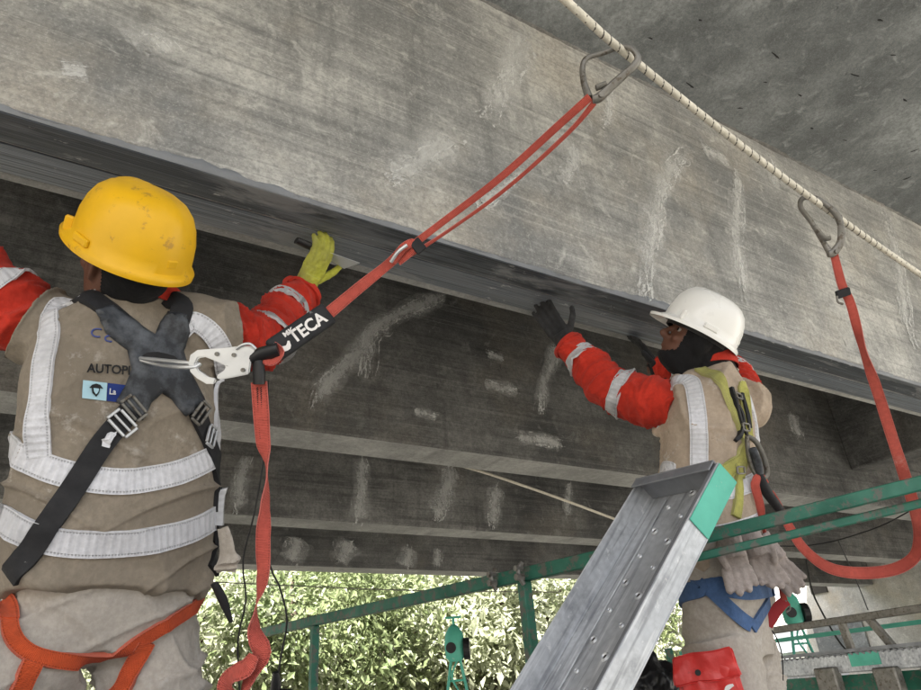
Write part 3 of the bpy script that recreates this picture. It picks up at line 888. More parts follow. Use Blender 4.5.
# what the winches stand on
mb = MB(); e1 = wb + V((-2.5, 1.2, -.025)); e2 = wb + V((3.2, -1.6, -.025)); mb.bar(e1, e2, .3, .05)
tag(mb.build('walkway_beam', M['galv'], None, bevel=.006), 'pale galvanised walkway beam under the winch before the foliage', 'beam')
mb = MB(); mb.bar(wb2 + V((0, 1.3, -.03)), wb2 + V((0, -1.5, -.03)), .35, .06)
tag(mb.build('walkway_beam', M['galv_dark'], None, bevel=.006), 'dark walkway beam under the winch before the abutment', 'beam')

# ================================================================== LEANING STEEL PLANK
k_ = 1.304
Rb = V((.834, .873, .004)) * k_; Rt = V((1.127, .808, .340)) * k_
ax_ = (Rt - Rb).normalized(); wx = V((-.067, -.989, -.132)); wx = (wx - ax_ * wx.dot(ax_)).normalized(); nz_ = wx.cross(ax_).normalized()
PW, PF, PT = .30, .072, .005
Lb = (Rb.z - DECK) / ax_.z - .005
O_ = Rb - ax_ * Lb                         # right base corner at the deck
PL = (Rt - O_).length
plank = thing('steel_plank', 'galvanised steel scaffold plank with upturned sides and mint painted end leaning on the rail', 'plank', O_ - wx * PW / 2)
MP = Matrix((wx, ax_, nz_)).transposed()
def pl(x, y, z): return O_ + wx * x + ax_ * y + nz_ * z      # x runs from -PW (far side) to 0 (near side)
def pbox(name, x0, x1, y0, y1, z0, z1, mat, bevel=.0015, par=None):
    mb = MB(); mb.box(pl((x0 + x1) / 2, (y0 + y1) / 2, (z0 + z1) / 2), (x1 - x0, y1 - y0, z1 - z0), MP)
    return mb.build(name, mat, par or plank, bevel=bevel)
pbox('web', -PW, 0, 0, PL, 0, PT, M['galv'])
pbox('side', -PT, 0, 0, PL, PT, PF, M['galv']); pbox('side', -PW, -PW + PT, 0, PL, PT, PF, M['galv'])
pbox('side_lip', -.018, -PT - .0005, 0, PL, PF - PT, PF - .0006, M['galv_dark'])
pbox('end_cap', -PW + PT + .001, -PT - .001, PL - .006, PL - .001, PT + .0005, PF + .012, M['galv_dark'])
pbox('end_lip', -PW + PT + .001, -PT - .001, PL - .035, PL - .0065, PF + .006, PF + .011, M['galv_dark'])
pbox('paint_band', .0012, .0035, PL - .19, PL - .001, .002, PF - .002, M['mint'])
pbox('fold', -PW + .055, -PW + .075, 0, PL - .02, PT + .0003, PT + .005, M['galv'], .002)
mb = MB(); mb2 = MB()
for j, y in enumerate(np.arange(.06, PL - .05, .085)):
    for k, x in enumerate((-.205, -.135, -.065)):
        yy = y + (.042 if k == 1 else 0); c = pl(x + random.uniform(-.004, .004), yy, PT)
        n = 12; b = len(mb.v); r = .0085 if (j + k) % 2 else .0055
        for q in range(n):
            th = 2 * math.pi * q / n; dv = wx * math.cos(th) + ax_ * math.sin(th)
            mb.v += [tuple(c + dv * r * 1.5 + nz_ * .0004), tuple(c + dv * r + nz_ * .0045), tuple(c + dv * r * .7 + nz_ * .001)]
        for q in range(n):
            a = b + q * 3; d = b + (q + 1) % n * 3
            mb.f += [(a, d, d + 1, a + 1), (a + 1, d + 1, d + 2, a + 2)]
        b2 = len(mb2.v)
        for q in range(n):
            th = 2 * math.pi * q / n; dv = wx * math.cos(th) + ax_ * math.sin(th); mb2.v.append(tuple(c + dv * r * .72 + nz_ * .0012))
        mb2.f.append(tuple(b2 + q for q in range(n)))
tag(mb.build('punched_dimples', M['galv'], plank, smooth=True), kind='stuff'); tag(mb2.build('punched_holes', M['recess'], plank), kind='stuff')

# ================================================================== PEOPLE
def frame(f, up=(0, 0, 1)):
    f = V(f).normalized(); r = f.cross(V(up)).normalized(); u = r.cross(f)
    return Matrix((r, f, u)).transposed()          # columns: right, forward, up

FACE = [ # z, y front, y back, half width
    (-.118, .030, -.052, .046), (-.105, .066, -.056, .050), (-.092, .083, -.060, .054), (-.078, .088, -.066, .060), (-.066, .083, -.072, .064), (-.058, .089, -.077, .066), (-.050, .085, -.080, .068), (-.043, .090, -.084, .069),
    (-.030, .086, -.090, .071), (-.010, .084, -.096, .073), (.012, .080, -.099, .075), (.024, .086, -.100, .076), (.036, .092, -.100, .076), (.060, .088, -.098, .074), (.085, .070, -.086, .066), (.102, .045, -.062, .050), (.112, .012, -.02, .02)]
def head_into(mb, c, Mh, sc=1.0, face=True):
    R_, F_, U_ = Mh.col[0], Mh.col[1], Mh.col[2]
    mb.rings([(c + U_ * z * sc, R_, F_, w * sc, f * sc, -b * sc) for z, f, b, w in FACE], n=28, ex=2.15)
    if face:
        T = lambda x, y, z: c + R_ * x * sc + F_ * y * sc + U_ * z * sc
        mb.tube([T(0, .086, .018), T(0, .100, -.004), T(0, .110, -.020), T(0, .096, -.030)], [.007, .009, .012, .008], n=8, step=.006)   # nose
        for s in (-1, 1):
            mb.ball(T(.011 * s, .096, -.024), .009, nu=8, nv=6)
            mb.tube([T(.012 * s, .090, .030), T(.032 * s, .084, .033), T(.052 * s, .064, .028)], [.008, .009, .006], n=8, step=.01)      # brow
            mb.ball(T(.042 * s, .064, -.022), .022, .02, .018, nu=10, nv=7)                                                              # cheek
            mb.tube([T(.074 * s, .004, -.034), T(.081 * s, -.008, -.018), T(.085 * s, -.014, .006), T(.083 * s, -.006, .026), T(.077 * s, .006, .022)], [.007, .008, .008, .008, .006], n=8, step=.008)  # ear rim
            mb.tube([T(.073 * s, .004, -.03), T(.077 * s, .0, .0), T(.075 * s, .006, .02)], [.008, .009, .007], n=8, step=.008)
        mb.tube([T(-.022, .080, -.046), T(0, .090, -.044), T(.022, .080, -.046)], [.004, .0065, .004], n=8, step=.006)                    # lips
        mb.tube([T(-.020, .080, -.056), T(0, .089, -.057), T(.020, .080, -.056)], [.004, .007, .004], n=8, step=.006)

def helmet(parent, c, Mh, mat, name='hard_hat', brim=.052, k=1.0):
    """c: centre of the rim plane"""
    R_, F_, U_ = Mh.col[0], Mh.col[1], Mh.col[2]
    sc_ = k
    T = lambda x, y, z: c + (R_ * x + F_ * y + U_ * z) * sc_
    mb = MB(); n = 72; hl, hw, H = .140, .118, .148
    prof = [(1.075, -.014), (1.085, -.006), (1.055, .0), (1.0, .006), (.99, .03), (.965, .06), (.90, .09), (.80, .115), (.66, .133), (.48, .1435), (.28, .1475), (.1, .1485)]
    def pt(th, s, z, inner=0.):
        cx, sy = math.cos(th), math.sin(th)
        x = cx * hw * s; y = sy * hl * s
        if z <= .0005 and s > 1.0:
            fr = max(0, sy) ** 2.2
            y += brim * fr * (1 if s > 1.06 else .45); z2 = z - .010 * fr
        else: z2 = z
        if abs(x) < .026 and z > .02:                         # raised centre ridge
            z2 += .0042 * (1 - (abs(x) / .026) ** 4) * min(1, (z - .02) / .08)
        return T(x * (1 - inner / hw), y * (1 - inner / hl), z2 - inner * (1 if z > .1 else .2))
    for s, z in prof:
        mb.v += [tuple(pt(2 * math.pi * k / n, s, z)) for k in range(n)]
    m = len(prof)
    for i in range(m - 1):
        for k in range(n):
            a = i * n + k; b = i * n + (k + 1) % n; mb.f.append((a, b, b + n, a + n))
    mb.v.append(tuple(T(0, 0, .1522))); ti = len(mb.v) - 1
    for k in range(n): mb.f.append(((m - 1) * n + k, (m - 1) * n + (k + 1) % n, ti))
    b0 = len(mb.v)                                             # inside
    inner = [(1.075, -.0165), (1.0, -.004), (.97, .03), (.93, .07), (.78, .11), (.5, .135), (.1, .142)]
    for s, z in inner:
        mb.v += [tuple(pt(2 * math.pi * k / n, s, min(z, .0) if s > 1.0 else z, .004 if s <= 1 else 0)) for k in range(n)]
    for i in range(len(inner) - 1):
        for k in range(n):
            a = b0 + i * n + k; b = b0 + i * n + (k + 1) % n; mb.f.append((b, a, a + n, b + n))
    for k in range(n): mb.f.append((b0 + k, b0 + (k + 1) % n, (k + 1) % n, k))
    h = mb.build(name, mat, parent, smooth=True)
    for s in (-1, 1):                                          # accessory slots and rain-gutter blocks
        mb = MB(); mb.box(T(s * .1195, .0, .014), (.010, .05, .018), Mh); mb.build('slot_block', mat, h, bevel=.003)
        mb = MB(); mb.box(T(s * .092, .098, .012), (.012, .020, .034), Mh @ Matrix.Rotation(-s * .8, 3, 'Z')); mb.build('slot_block', mat, h, bevel=.003)
    mb = MB(); mb.box(T(0, -.1375, .03), (.024, .006, .018), Mh); mb.build('size_stamp', mat, h, bevel=.002)
    mb = MB(); ring = [T(math.cos(a) * .099, math.sin(a) * .118, -.012) for a in [2 * math.pi * k / 24 for k in range(25)]]
    webbing(mb, ring, .024, math.pi / 2, step=.02, ref=U_); mb.build('headband', M['dark'], h, smooth=True)
    return h

def hand_into(mb, w, d, n, s, curl=.35, spread=.10, thumb=1.0, sc=1.0, point=None, fat=1.0):
    """w wrist, d towards fingers, n palm normal, s thumb side"""
    d = V(d).normalized(); n = V(n); n = (n - d * n.dot(d)).normalized(); s = V(s); s = (s - d * s.dot(d) - n * s.dot(n)).normalized()
    T = lambda a, b, c: w + (d * a + s * b + n * c) * sc
    for o, wd in ((.028, .016), (.010, .017), (-.010, .017), (-.028, .015)):
        mb.tube([T(-.01, o * .5, 0), T(.04, o * .9, .0), T(.092, o, .002)], [.015 * sc, wd * sc, .012 * sc], n=10, step=.012)
    mb.ball(T(.045, .0, .004), .045 * sc, .035 * sc, .016 * sc, Matrix((d, s, n)).transposed())
    for i, (o, L, r) in enumerate(((.030, .078, .0105), (.010, .088, .0108), (-.010, .082, .0105), (-.030, .064, .0095))):
        c = (curl if not point or i not in point else point[i]) * (.7 + .25 * i if fat > 1 else 1); r *= fat; L *= 1 / fat ** .5
        p = T(.086, o, 0); ang = 0; dirs = []; q = [p]
        for seg, fr in ((0, .45), (1, .30), (2, .25)):
            ang += c * (1.0 if seg else .6)
            v = (d * math.cos(ang) + n * math.sin(ang) + s * (o * spread / .03)).normalized()
            q.append(q[-1] + v * L * fr * sc)
        mb.tube(q, [r * 1.15 * sc, r * 1.08 * sc, r * sc, r * .8 * sc], n=9, step=.008)
        mb.ball(q[-1], r * .82 * sc, nu=8, nv=6)
    q = [T(.010, .020, .004), T(.036, .050 + .006 * thumb, .010), T(.062, .060 + .022 * thumb, .016), T(.084, .062 + .032 * thumb, .020)]
    mb.tube(q, [.016 * sc, .0135 * sc, .0118 * sc, .0095 * sc], n=9, step=.008); mb.ball(q[-1], .0098 * sc, nu=8, nv=6)

def limb_ring(path, rad, t):
    """circle of points around a limb at parameter t (0..len-1)"""
    pts, par = catmull(path, .01)
    i = min(range(len(par)), key=lambda k: abs(par[k] - t))
    i = min(max(i, 1), len(pts) - 2); tg = (pts[i + 1] - pts[i - 1]).normalized()
    x = tg.cross(V((0, 0, 1)) if abs(tg.z) < .9 else V((1, 0, 0))).normalized(); y = tg.cross(x)
    r = lerp_list(rad, par[i]); r = r if not isinstance(r, tuple) else max(r)
    return [pts[i] + x * (r * math.cos(a)) + y * (r * math.sin(a)) for a in [2 * math.pi * k / 16 for k in range(16)]]

def sleeve_wrinkle(path, amp, freq):
    pts, par = catmull(path, .02); L = [0]
    for i in range(1, len(pts)): L.append(L[-1] + (pts[i] - pts[i - 1]).length)
    def fn(p, nrm):
        i = min(range(len(pts)), key=lambda k: (pts[k] - p).length_squared)
        rel = p - pts[i]; tg = (pts[min(i + 1, len(pts) - 1)] - pts[max(i - 1, 0)]).normalized()
        s = L[i] + rel.dot(tg)
        a = noise.noise(V((s * freq, 0, 0)) + p * 7) ; b = ridge(V((s * freq * 1.3, 3.1, 0)) + p * 5.5)
        c = pinch(noise.noise(V((s * freq * .9, 9.1, 0)) + p * 9), .25)
        return amp * (.5 * a + .55 * (b ** 3 if b > 0 else 0) + .7 * c - .5) + .001 * noise.noise(p * 70)
    return fn
def pinch(n, w):
    a = abs(n) / w
    return (1 - a) ** 2 if a < 1 else 0.
def drape_wrinkle(amp, dirs=(9, 9, 3), seed=0.):
    def fn(p, nrm):
        w = V((noise.noise(p * 3.2 + V((seed, 0, 0))), noise.noise(p * 3.2 + V((0, seed, 4))), noise.noise(p * 3.2 + V((2, 9, seed))))) * .9
        q = V((p.x * dirs[0] + seed, p.y * dirs[1], p.z * dirs[2])) * .55 + w
        d = .6 * noise.noise(q * .7)                                             # big soft fold
        d += 1.0 * pinch(noise.noise(q * .8), .20)                                # pinched long crease
        t = V((p.x * 3 + p.z * 5 + seed, p.y * 3, p.z * 13 - p.x * 9)) * .55 + w * .8
        d += 1.0 * pinch(noise.noise(t), .15) * max(0, noise.noise(p * 2.2 + V((seed, 3, 1))) + .4)
        t = V((p.x * 3 - p.z * 6 - seed, p.y * 3, p.z * 12 + p.x * 10)) * .6 + w * .8
        d += .8 * pinch(noise.noise(t), .14) * max(0, noise.noise(p * 2.6 + V((seed, 8, 5))) + .3)
        return amp * (d - .45) + .0006 * noise.noise(p * 90)
    return fn

def text_on(bvh, name, s, u0, v0, hpx, ang, mat, parent, off=.0045, wide=1.0, bold=True, shear=0.):
    """lettering laid on a garment; position given at the garment's surface"""
    cu = bpy.data.curves.new('t', 'FONT'); cu.body = s; cu.size = 1.0; cu.resolution_u = 3; cu.shear = shear
    if bold: cu.offset = .025
    o = bpy.data.objects.new('tmp', cu); C.objects.link(o); bpy.context.view_layer.update()
    me = bpy.data.meshes.new_from_object(o.evaluated_get(bpy.context.evaluated_depsgraph_get()))
    bpy.data.objects.remove(o); bpy.data.curves.remove(cu)
    bm = bmesh.new(); bm.from_mesh(me)
    bmesh.ops.triangulate(bm, faces=bm.faces)
    bmesh.ops.subdivide_edges(bm, edges=[e for e in bm.edges if e.calc_length() > .25], cuts=2)
    bm.to_mesh(me); bm.free()
    ca, sa = math.cos(ang), math.sin(ang); k = hpx / .72
    for v in me.vertices:
        x, y = v.co.x * k * wide, -v.co.y * k
        l = hit(bvh, u0 + x * ca - y * sa, v0 + x * sa + y * ca)
        v.co = l * (1 - off / l.length)
    me.update()
    return link_mesh(name, me, mat, parent, smooth=False)
def patch_px(name, poly, bvh, mat, parent, off=.004, th=.0, step=3.0, dome=0.):
    """a flat piece lying on a garment, outline given where it lies on the surface"""
    bm = bmesh.new()
    vs = [bm.verts.new((x, y, 0)) for x, y in poly]
    f = bm.faces.new(vs); bmesh.ops.triangulate(bm, faces=[f])
    for _ in range(3):
        es = [e for e in bm.edges if e.calc_length() > step]
        if es: bmesh.ops.subdivide_edges(bm, edges=es, cuts=1); bmesh.ops.triangulate(bm, faces=bm.faces)
    me = bpy.data.meshes.new(name)
    inner = {v.index for v in bm.verts}
    bm.verts.index_update()
    bd = {v.index: v.is_boundary for v in bm.verts}
    bm.to_mesh(me); bm.free()
    for i, v in enumerate(me.vertices):
        l = hit(bvh, v.co.x, v.co.y)
        _, nn, _, _ = bvh.find_nearest(l)
        nn = (nn - ray(v.co.x, v.co.y).normalized() * .6).normalized()
        v.co = l + nn * (off + (0 if bd[i] else dome))
    me.update()
    o = link_mesh(name, me, mat, parent, smooth=True)
    if th:
        bm = bmesh.new(); bm.from_mesh(me)
        be = [e for e in bm.edges if e.is_boundary]
        low = {}
        for e in be:
            for v in e.verts:
                if v not in low:
                    l, nn, _, _ = bvh.find_nearest(v.co); low[v] = bm.verts.new(l - nn * .002)
        for e in be:
            a, b = e.verts; bm.faces.new((a, b, low[b], low[a]))
        bmesh.ops.recalc_face_normals(bm, faces=bm.faces)
        bm.to_mesh(me); bm.free()
        me.polygons.foreach_set('use_smooth', [True] * len(me.polygons))
    return o

def flat_text(name, s, org, xd, yd, size, mat, par, wide=1.):
    cu = bpy.data.curves.new('t', 'FONT'); cu.body = s; cu.size = 1.0; cu.resolution_u = 3; cu.offset = .03
    o = bpy.data.objects.new('tmp', cu); C.objects.link(o); bpy.context.view_layer.update()
    me = bpy.data.meshes.new_from_object(o.evaluated_get(bpy.context.evaluated_depsgraph_get())); bpy.data.objects.remove(o)
    for v in me.vertices: v.co = org + xd * (v.co.x * size * wide) + yd * (v.co.y * size)
    me.update(); return link_mesh(name, me, mat, par, smooth=False)
def boots(parent, ankles, fwd):
    for a in ankles:
        mb = MB(); f = V(fwd)
        b = V((a.x, a.y, DECK))
        mb.tube([a + V((0, 0, .10)), a, b + V((0, 0, .07))], [.058, .056, .055], n=12)
        mb.tube([b - f * .07 + V((0, 0, .045)), b + f * .05 + V((0, 0, .045)), b + f * .15 + V((0, 0, .04)), b + f * .19 + V((0, 0, .034))], [(.042, .042), (.046, .044), (.05, .04), (.035, .03)], n=12)
        link_mesh('boot', mb.remesh('boot', .008, 3), M['rubber'], parent)

# ------------------------------------------------------------------ worker with the yellow helmet
def worker_one():
    f = V((-.2, .98, 0)).normalized(); r = V((f.y, -f.x, 0))
    # spine from hips to neck
    sp = [P(108, 628, 1.46), P(110, 590, 1.46), P(116, 520, 1.47), P(120, 450, 1.49), P(122, 390, 1.52), P(127, 345, 1.55), P(138, 318, 1.565), P(147, 302, 1.57), P(143, 280, 1.56)]
    rs = P(207, 338, 1.64); re = P(262, 340, 1.84); rw = P(301, 293, 2.06)
    ls = P(40, 330, 1.51); le = P(-48, 262, 1.50); lw = P(-72, 205, 1.58)
    hipL, hipR = sp[0] - r * .095 + V((0, 0, -.02)), sp[0] + r * .095 + V((0, 0, -.02))
    kneeL = hipL + V((-.33, -.10, -.24)); kneeR = hipR + V((.06, -.03, -.42))
    ankL = V((kneeL.x - .01, kneeL.y + .07, DECK + .09)); ankR = V((kneeR.x + .01, kneeR.y + .07, DECK + .09))
    base = V(((ankL.x + ankR.x) / 2, (ankL.y + ankR.y) / 2, DECK))
    t = thing('person', 'worker in yellow hard hat and khaki vest with black harness, arms raised to the girder', 'person', base)
    hc = P(126, 267, 1.53); vr = ray(128, 240).normalized()
    Uh = (UP * .92 + RT * .27 - vr * .30).normalized(); Fh = -RT * .74 + vr * .66; Fh = (Fh - Uh * Fh.dot(Uh)).normalized(); Mh = frame(Fh, Uh)
    # body
    mb = MB(); head_into(mb, hc, Mh)
    mb.tube([sp[6] - f * .02, sp[7] + f * .005, hc - Mh.col[1] * .015 - Mh.col[2] * .05], [.066, .058, .056], n=14)
    mb.rings([(c, r, f, w, dp, dp) for c, w, dp in zip(sp[:7], (.15, .155, .14, .15, .155, .14, .07), (.10, .10, .095, .10, .10, .08, .06))])
    mb.tube([rs - r * .06, rs, re, rw, rw + (rw - re) * .12], [.05, .052, .042, .03, .028], n=12)
    mb.tube([ls + r * .06, ls, le, lw, lw + (lw - le) * .12], [.05, .052, .042, .03, .028], n=12)
    for h_, k_, a_ in ((hipL, kneeL, ankL), (hipR, kneeR, ankR)): mb.tube([h_, k_, a_], [.085, .058, .04], n=12)
    body = link_mesh('body', mb.remesh('body', .005, 4), M['skin'], t)
    # helmet, hood
    helmet(t, hc + Mh.col[2] * .042 - Mh.col[1] * .004, Mh, M['yellow_shell'], k=1.0)
    mb = MB(); head_into(mb, hc - Mh.col[1] * .006, Mh, 1.07, face=False)
    me = mb.remesh('hood', .006, 3); bm = bmesh.new(); bm.from_mesh(me)
    inv = Mh.transposed()
    bmesh.ops.delete(bm, geom=[v for v in bm.verts if (inv @ (v.co - hc)).y > -.030 - max(0, -(inv @ (v.co - hc)).z) * .15 or (inv @ (v.co - hc)).z < -.10], context='VERTS')
    bm.to_mesh(me); bm.free(); link_mesh('nape_cloth', me, M['black_cloth'], t)
    mb = MB()   # spectacle arm
    T = lambda x, y, z: hc + Mh.col[0] * x + Mh.col[1] * y + Mh.col[2] * z
    mb.tube([T(-.082, -.02, .022), T(-.081, .04, .024), T(-.074, .082, .022)], .0025, n=6, step=.02); mb.build('spectacle_arm', M['strap_orange'], t, smooth=True)

    # vest
    mb = MB()
    mb.rings([(sp[1] + V((0, 0, -.018)), r, f, .205, .135, .135), (sp[1] + V((0, 0, .02)), r, f, .212, .138, .14), (sp[2], r, f, .212, .13, .138), (sp[3], r, f, .208, .13, .135), (sp[4], r, f, .205, .125, .135), (sp[5] + V((0, 0, .01)), r, f, .19, .11, .12), (sp[6] + V((0, 0, .0)), r, f, .125, .085, .09), (sp[7] - V((0, 0, .005)), r, f, .075, .07, .07)], n=36, ex=2.3)
    mb.tube([rs - r * .12, rs - r * .03, rs + (re - rs) * .16], [.088, .102, .100], n=16); mb.tube([ls + r * .12, ls + r * .03, ls + (le - ls) * .12], [.088, .100, .100], n=16)
    me = mb.remesh('vest', .0048, 14); displace(me, drape_wrinkle(.015, (8, 8, 4.6), 1.7))
    vest = link_mesh('vest', me, M['vest'], t); vb = bvh_of(me)
    # collar
    mb = MB(); ring = [sp[7] + V((0, 0, .012)) + r * .074 * math.cos(a) + f * .070 * math.sin(a) - V((0, 0, .006)) * (1 - math.sin(a)) for a in [2 * math.pi * k / 20 for k in range(21)]]
    webbing(mb, ring, .045, math.pi / 2, th=.004, step=.015, ref=(0, 0, 1)); mb.build('collar', M['red'], vest, smooth=True)
    # sleeves
    sl = {}
    for nm, path, rad in (('r', [rs + (re - rs) * .05, rs + (re - rs) * .4, re, re + (rw - re) * .5, rw], [.070, .084, .078, .068, .058]), ('l', [ls + (le - ls) * .02, ls + (le - ls) * .4, le, le + (lw - le) * .5, lw], [.070, .088, .080, .068, .056])):
        mb = MB(); mb.tube(path, rad, n=22); me = mb.remesh('sleeve', .005, 6); displace(me, sleeve_wrinkle(path, .016, 26))
        o = link_mesh('sleeve', me, M['red'], t); b_ = bvh_of(me); sl[nm] = (path, rad, b_, o)
        for q in ((2.15, 3.2) if nm == 'r' else (1.1, 2.9)):
            strap('reflective_band', limb_ring(path, rad, q), .034, b_, M['band'] if nm == 'l' else M['band_dirty'], o, off=.002, th=.002, closed=True)
        strap('cuff', limb_ring(path, rad, 3.93), .02, b_, M['red'], o, off=.002, th=.004, closed=True)
    # trousers
    mb = MB()
    mb.rings([(hipL + (hipR - hipL) * .5 + V((0, 0, -.045)), r, f, .13, .10, .11), (sp[0], r, f, .196, .126, .136), (sp[1] + V((0, 0, .01)), r, f, .186, .112, .120), (sp[1] + V((0, 0, .06)), r, f, .155, .09, .095)], n=32)
    for h_, k_, a_ in ((hipL, kneeL, ankL), (hipR, kneeR, ankR)):
        mb.tube([h_ + V((0, 0, -.01)), h_ + (k_ - h_) * .4, k_, (k_ + a_) / 2, a_], [.112, .112, .09, .085, .082], n=20)
    me = mb.remesh('trousers', .0065, 10); displace(me, drape_wrinkle(.018, (6.5, 6.5, 7), 4.4))
    tr = link_mesh('trousers', me, M['trouser'], t); tb = bvh_of(me)
    boots(t, (ankL, ankR), f)
    # reflective bands on the vest
    for px, w in (([(10, 443), (30, 460), (60, 472), (120, 482), (180, 472), (218, 455)], .052), ([(3, 518), (30, 534), (70, 543), (130, 543), (180, 534), (226, 516)], .055)):
        vis = [hit(vb, u, v) for u, v in px]; z = (vis[0].z + vis[-1].z) / 2
        c = (vis[0] + vis[-1]) / 2 + f * .04
        strap('reflective_band', vis + [V((c.x, c.y, z)) + r * .19 + f * .06, V((c.x, c.y, z)) + r * .08 + f * .15, V((c.x, c.y, z)) - r * .08 + f * .15, V((c.x, c.y, z)) - r * .19 + f * .06], w, vb, M['band'], vest, off=.0035, th=.002, closed=True)
    for px in ([(86, 293), (64, 303), (50, 330), (43, 365), (40, 400), (37, 440), (40, 462)], [(196, 322), (212, 333), (224, 352), (228, 380), (226, 410), (220, 450)]):
        vis = [hit(vb, u, v) for u, v in px]
        sg = 1 if px[0][0] < 120 else -1
        fr = [vis[0] + f * .07 + r * .015 * sg, vis[0] + f * .15 + r * .06 * sg - V((0, 0, .08))]
        strap('reflective_band', list(reversed(fr)) + vis, .046, vb, M['band'], vest, off=.004, th=.002)
    # print on the back
    text_on(vb, 'print', 'AUTOPI', 87, 372, 9, .06, M['ink'], vest, wide=.98)
    patch_px('patch', [(83, 380), (107, 383), (106, 401), (82, 398)], vb, M['patch_sky'], vest, .0035)
    patch_px('patch', [(107.4, 383), (132, 386), (131, 404), (106.4, 401)], vb, M['patch_navy'], vest, .0035)
    text_on(vb, 'print', 'La', 109, 394, 6, .08, M['band'], vest, off=.007, wide=.9)
    patch_px('print', [(89, 388), (92, 384.5), (96, 383.5), (100, 385), (103, 389), (100, 388), (99, 393), (96, 397), (92, 393), (91.5, 388)], vb, M['ink'], vest, .0055)
    patch_px('print', [(93, 388), (98.5, 388.6), (98, 392), (95.8, 394.5), (93.5, 391.5)], vb, M['patch_sky'], vest, .0075)
    for c_, rr in (((97, 333), 7), ((109, 339), 5)):
        ring = [hit(vb, c_[0] + rr * math.cos(a), c_[1] + rr * .75 * math.sin(a)) for a in [2 * math.pi * k / 14 + .6 for k in range(13)]]
        strap('print', ring, .0028, vb, M['ink_blue'], vest, off=.002, th=.0008, across=3, step=.006)
    # harness
    hn = bpy.data.objects.new('harness', None); C.objects.link(hn); hn.parent = t; hn.matrix_parent_inverse = BASE_INV[t.name]; BASE_INV[hn.name] = Matrix.Identity(4)
    tag(hn, 'black full body harness with orange leg straps')
    plate = [(96, 311), (113, 306), (124, 312), (132, 318), (144, 328), (155, 335), (160, 322), (170, 312), (187, 315), (190, 333), (183, 352), (186, 363), (190, 373), (202, 395), (205, 403), (185, 416), (172, 399), (162, 393), (151, 403), (143, 420), (116, 401), (126, 384), (132, 369), (128, 350), (106, 333)]
    patch_px('back_plate', plate, vb, M['rubber'], hn, .008, .006, 5, .006)
    patch_px('plate_slot', [(141, 357), (146, 354), (156, 353), (172, 357), (176, 361), (168, 364), (155, 364), (144, 361)], vb, M['ink'], hn, .0155)
    for px, w in (([(128, 330), (112, 316), (100, 304), (88, 296)], .047), ([(172, 335), (178, 322), (181, 312), (184, 305)], .047)):
        vis = [hit(vb, u, v) for u, v in px]
        sg = 1 if px[0][0] < 150 else -1
        vis += [vis[-1] + f * .07 + r * .02 * sg, vis[-1] + f * .15 + r * .07 * sg - V((0, 0, .08))]
        strap('shoulder_strap', vis, w, vb, M['strap_black'], hn, off=.005, th=.003)
    lo = [hit(vb, u, v) for u, v in ((136, 404), (120, 422), (100, 446), (78, 482), (52, 520), (28, 556), (10, 580))]
    strap('back_strap', lo, .045, vb, M['strap_black'], hn, off=.006, th=.003)
    ro = [hit(vb, u, v) for u, v in ((190, 402), (200, 422), (211, 450), (219, 480), (221, 512), (217, 545), (210, 575))]
    strap('back_strap', ro, .040, vb, M['strap_black'], hn, off=.006, th=.003)
    for (a, b) in (((112, 412), (137, 398)), ((118, 404), (136, 416)),):
        pass
    def buckle(u, v, ang, w, h, mat=M['aluminium']):
        l = hit(vb, u, v); _, nn, _, _ = vb.find_nearest(l)
        x = (RT * math.cos(ang) - UP * math.sin(ang)); x = (x - nn * x.dot(nn)).normalized(); y = nn.cross(x)
        Mb = Matrix((x, y, nn)).transposed(); mb = MB(); c = l + nn * .015
        for s_ in (-1, 1):
            mb.box(c + x * s_ * w / 2, (.006, h, .006), Mb); mb.box(c + y * s_ * h / 2, (w - .0062, .006, .006), Mb)
        mb.box(c, (w - .0062, .005, .005), Mb)
        mb.build('buckle', mat, hn, bevel=.0015)
    buckle(121, 424, .75, .052, .03); buckle(132, 409, .75, .05, .026, M['steel']); buckle(206, 437, -.45, .046, .026); buckle(197, 412, -.45, .046, .03, M['steel'])
    patch_px('label', [(103, 437), (117, 431), (109, 448), (101, 446)], vb, M['band'], hn, .013)
    # label sleeve and loose side flap
    strap('label_sleeve', [hit(vb, u, v) + V((.004, 0, 0)) for u, v in ((224, 478), (228, 500), (229, 528))], .040, vb, M['band_dirty'], hn, off=.014, th=.006)
    mb = MB(); fl = P(228, 538, 1.50)
    mb.tube([P(222, 526, 1.46), P(226, 540, 1.46), P(228, 560, 1.46), P(228, 573, 1.46)], [(.02, .012), (.026, .012), (.03, .008), (.026, .004)], n=14); me = mb.remesh('vest_flap', .003, 3); displace(me, drape_wrinkle(.012, (16, 16, 12), 3.)); link_mesh('vest_flap', me, M['trouser'], vest)
    # orange leg straps
    cb = tb
    main = [hit(cb, u, v) for u, v in ((4, 606), (10, 636), (28, 655), (60, 661), (100, 656), (140, 640), (176, 618), (203, 590))]
    ends = [main[0] - r * .02 + f * .12 + V((0, 0, .02)), main[0] + f * .2 + r * .08]
    main = list(reversed(ends)) + main + [main[-1] + r * .05 + f * .06 + V((0, 0, .03)), main[-1] + f * .18 + V((0, 0, .03))]
    strap('seat_strap', main, .029, cb, M['strap_orange'], hn, off=.006, th=.003)
    for px, sg in (([(148, 636), (138, 656), (128, 674), (122, 694)], 1), ([(34, 658), (26, 676), (14, 700)], -1)):
        vis = [hit(cb, u, v) for u, v in px]
        vis += [vis[-1] + f * .10 - V((0, 0, .03)), vis[-1] + f * .2 + r * .05 * sg + V((0, 0, .0))]
        strap('leg_strap', vis, .036, cb, M['strap_orange'], hn, off=.007, th=.003)
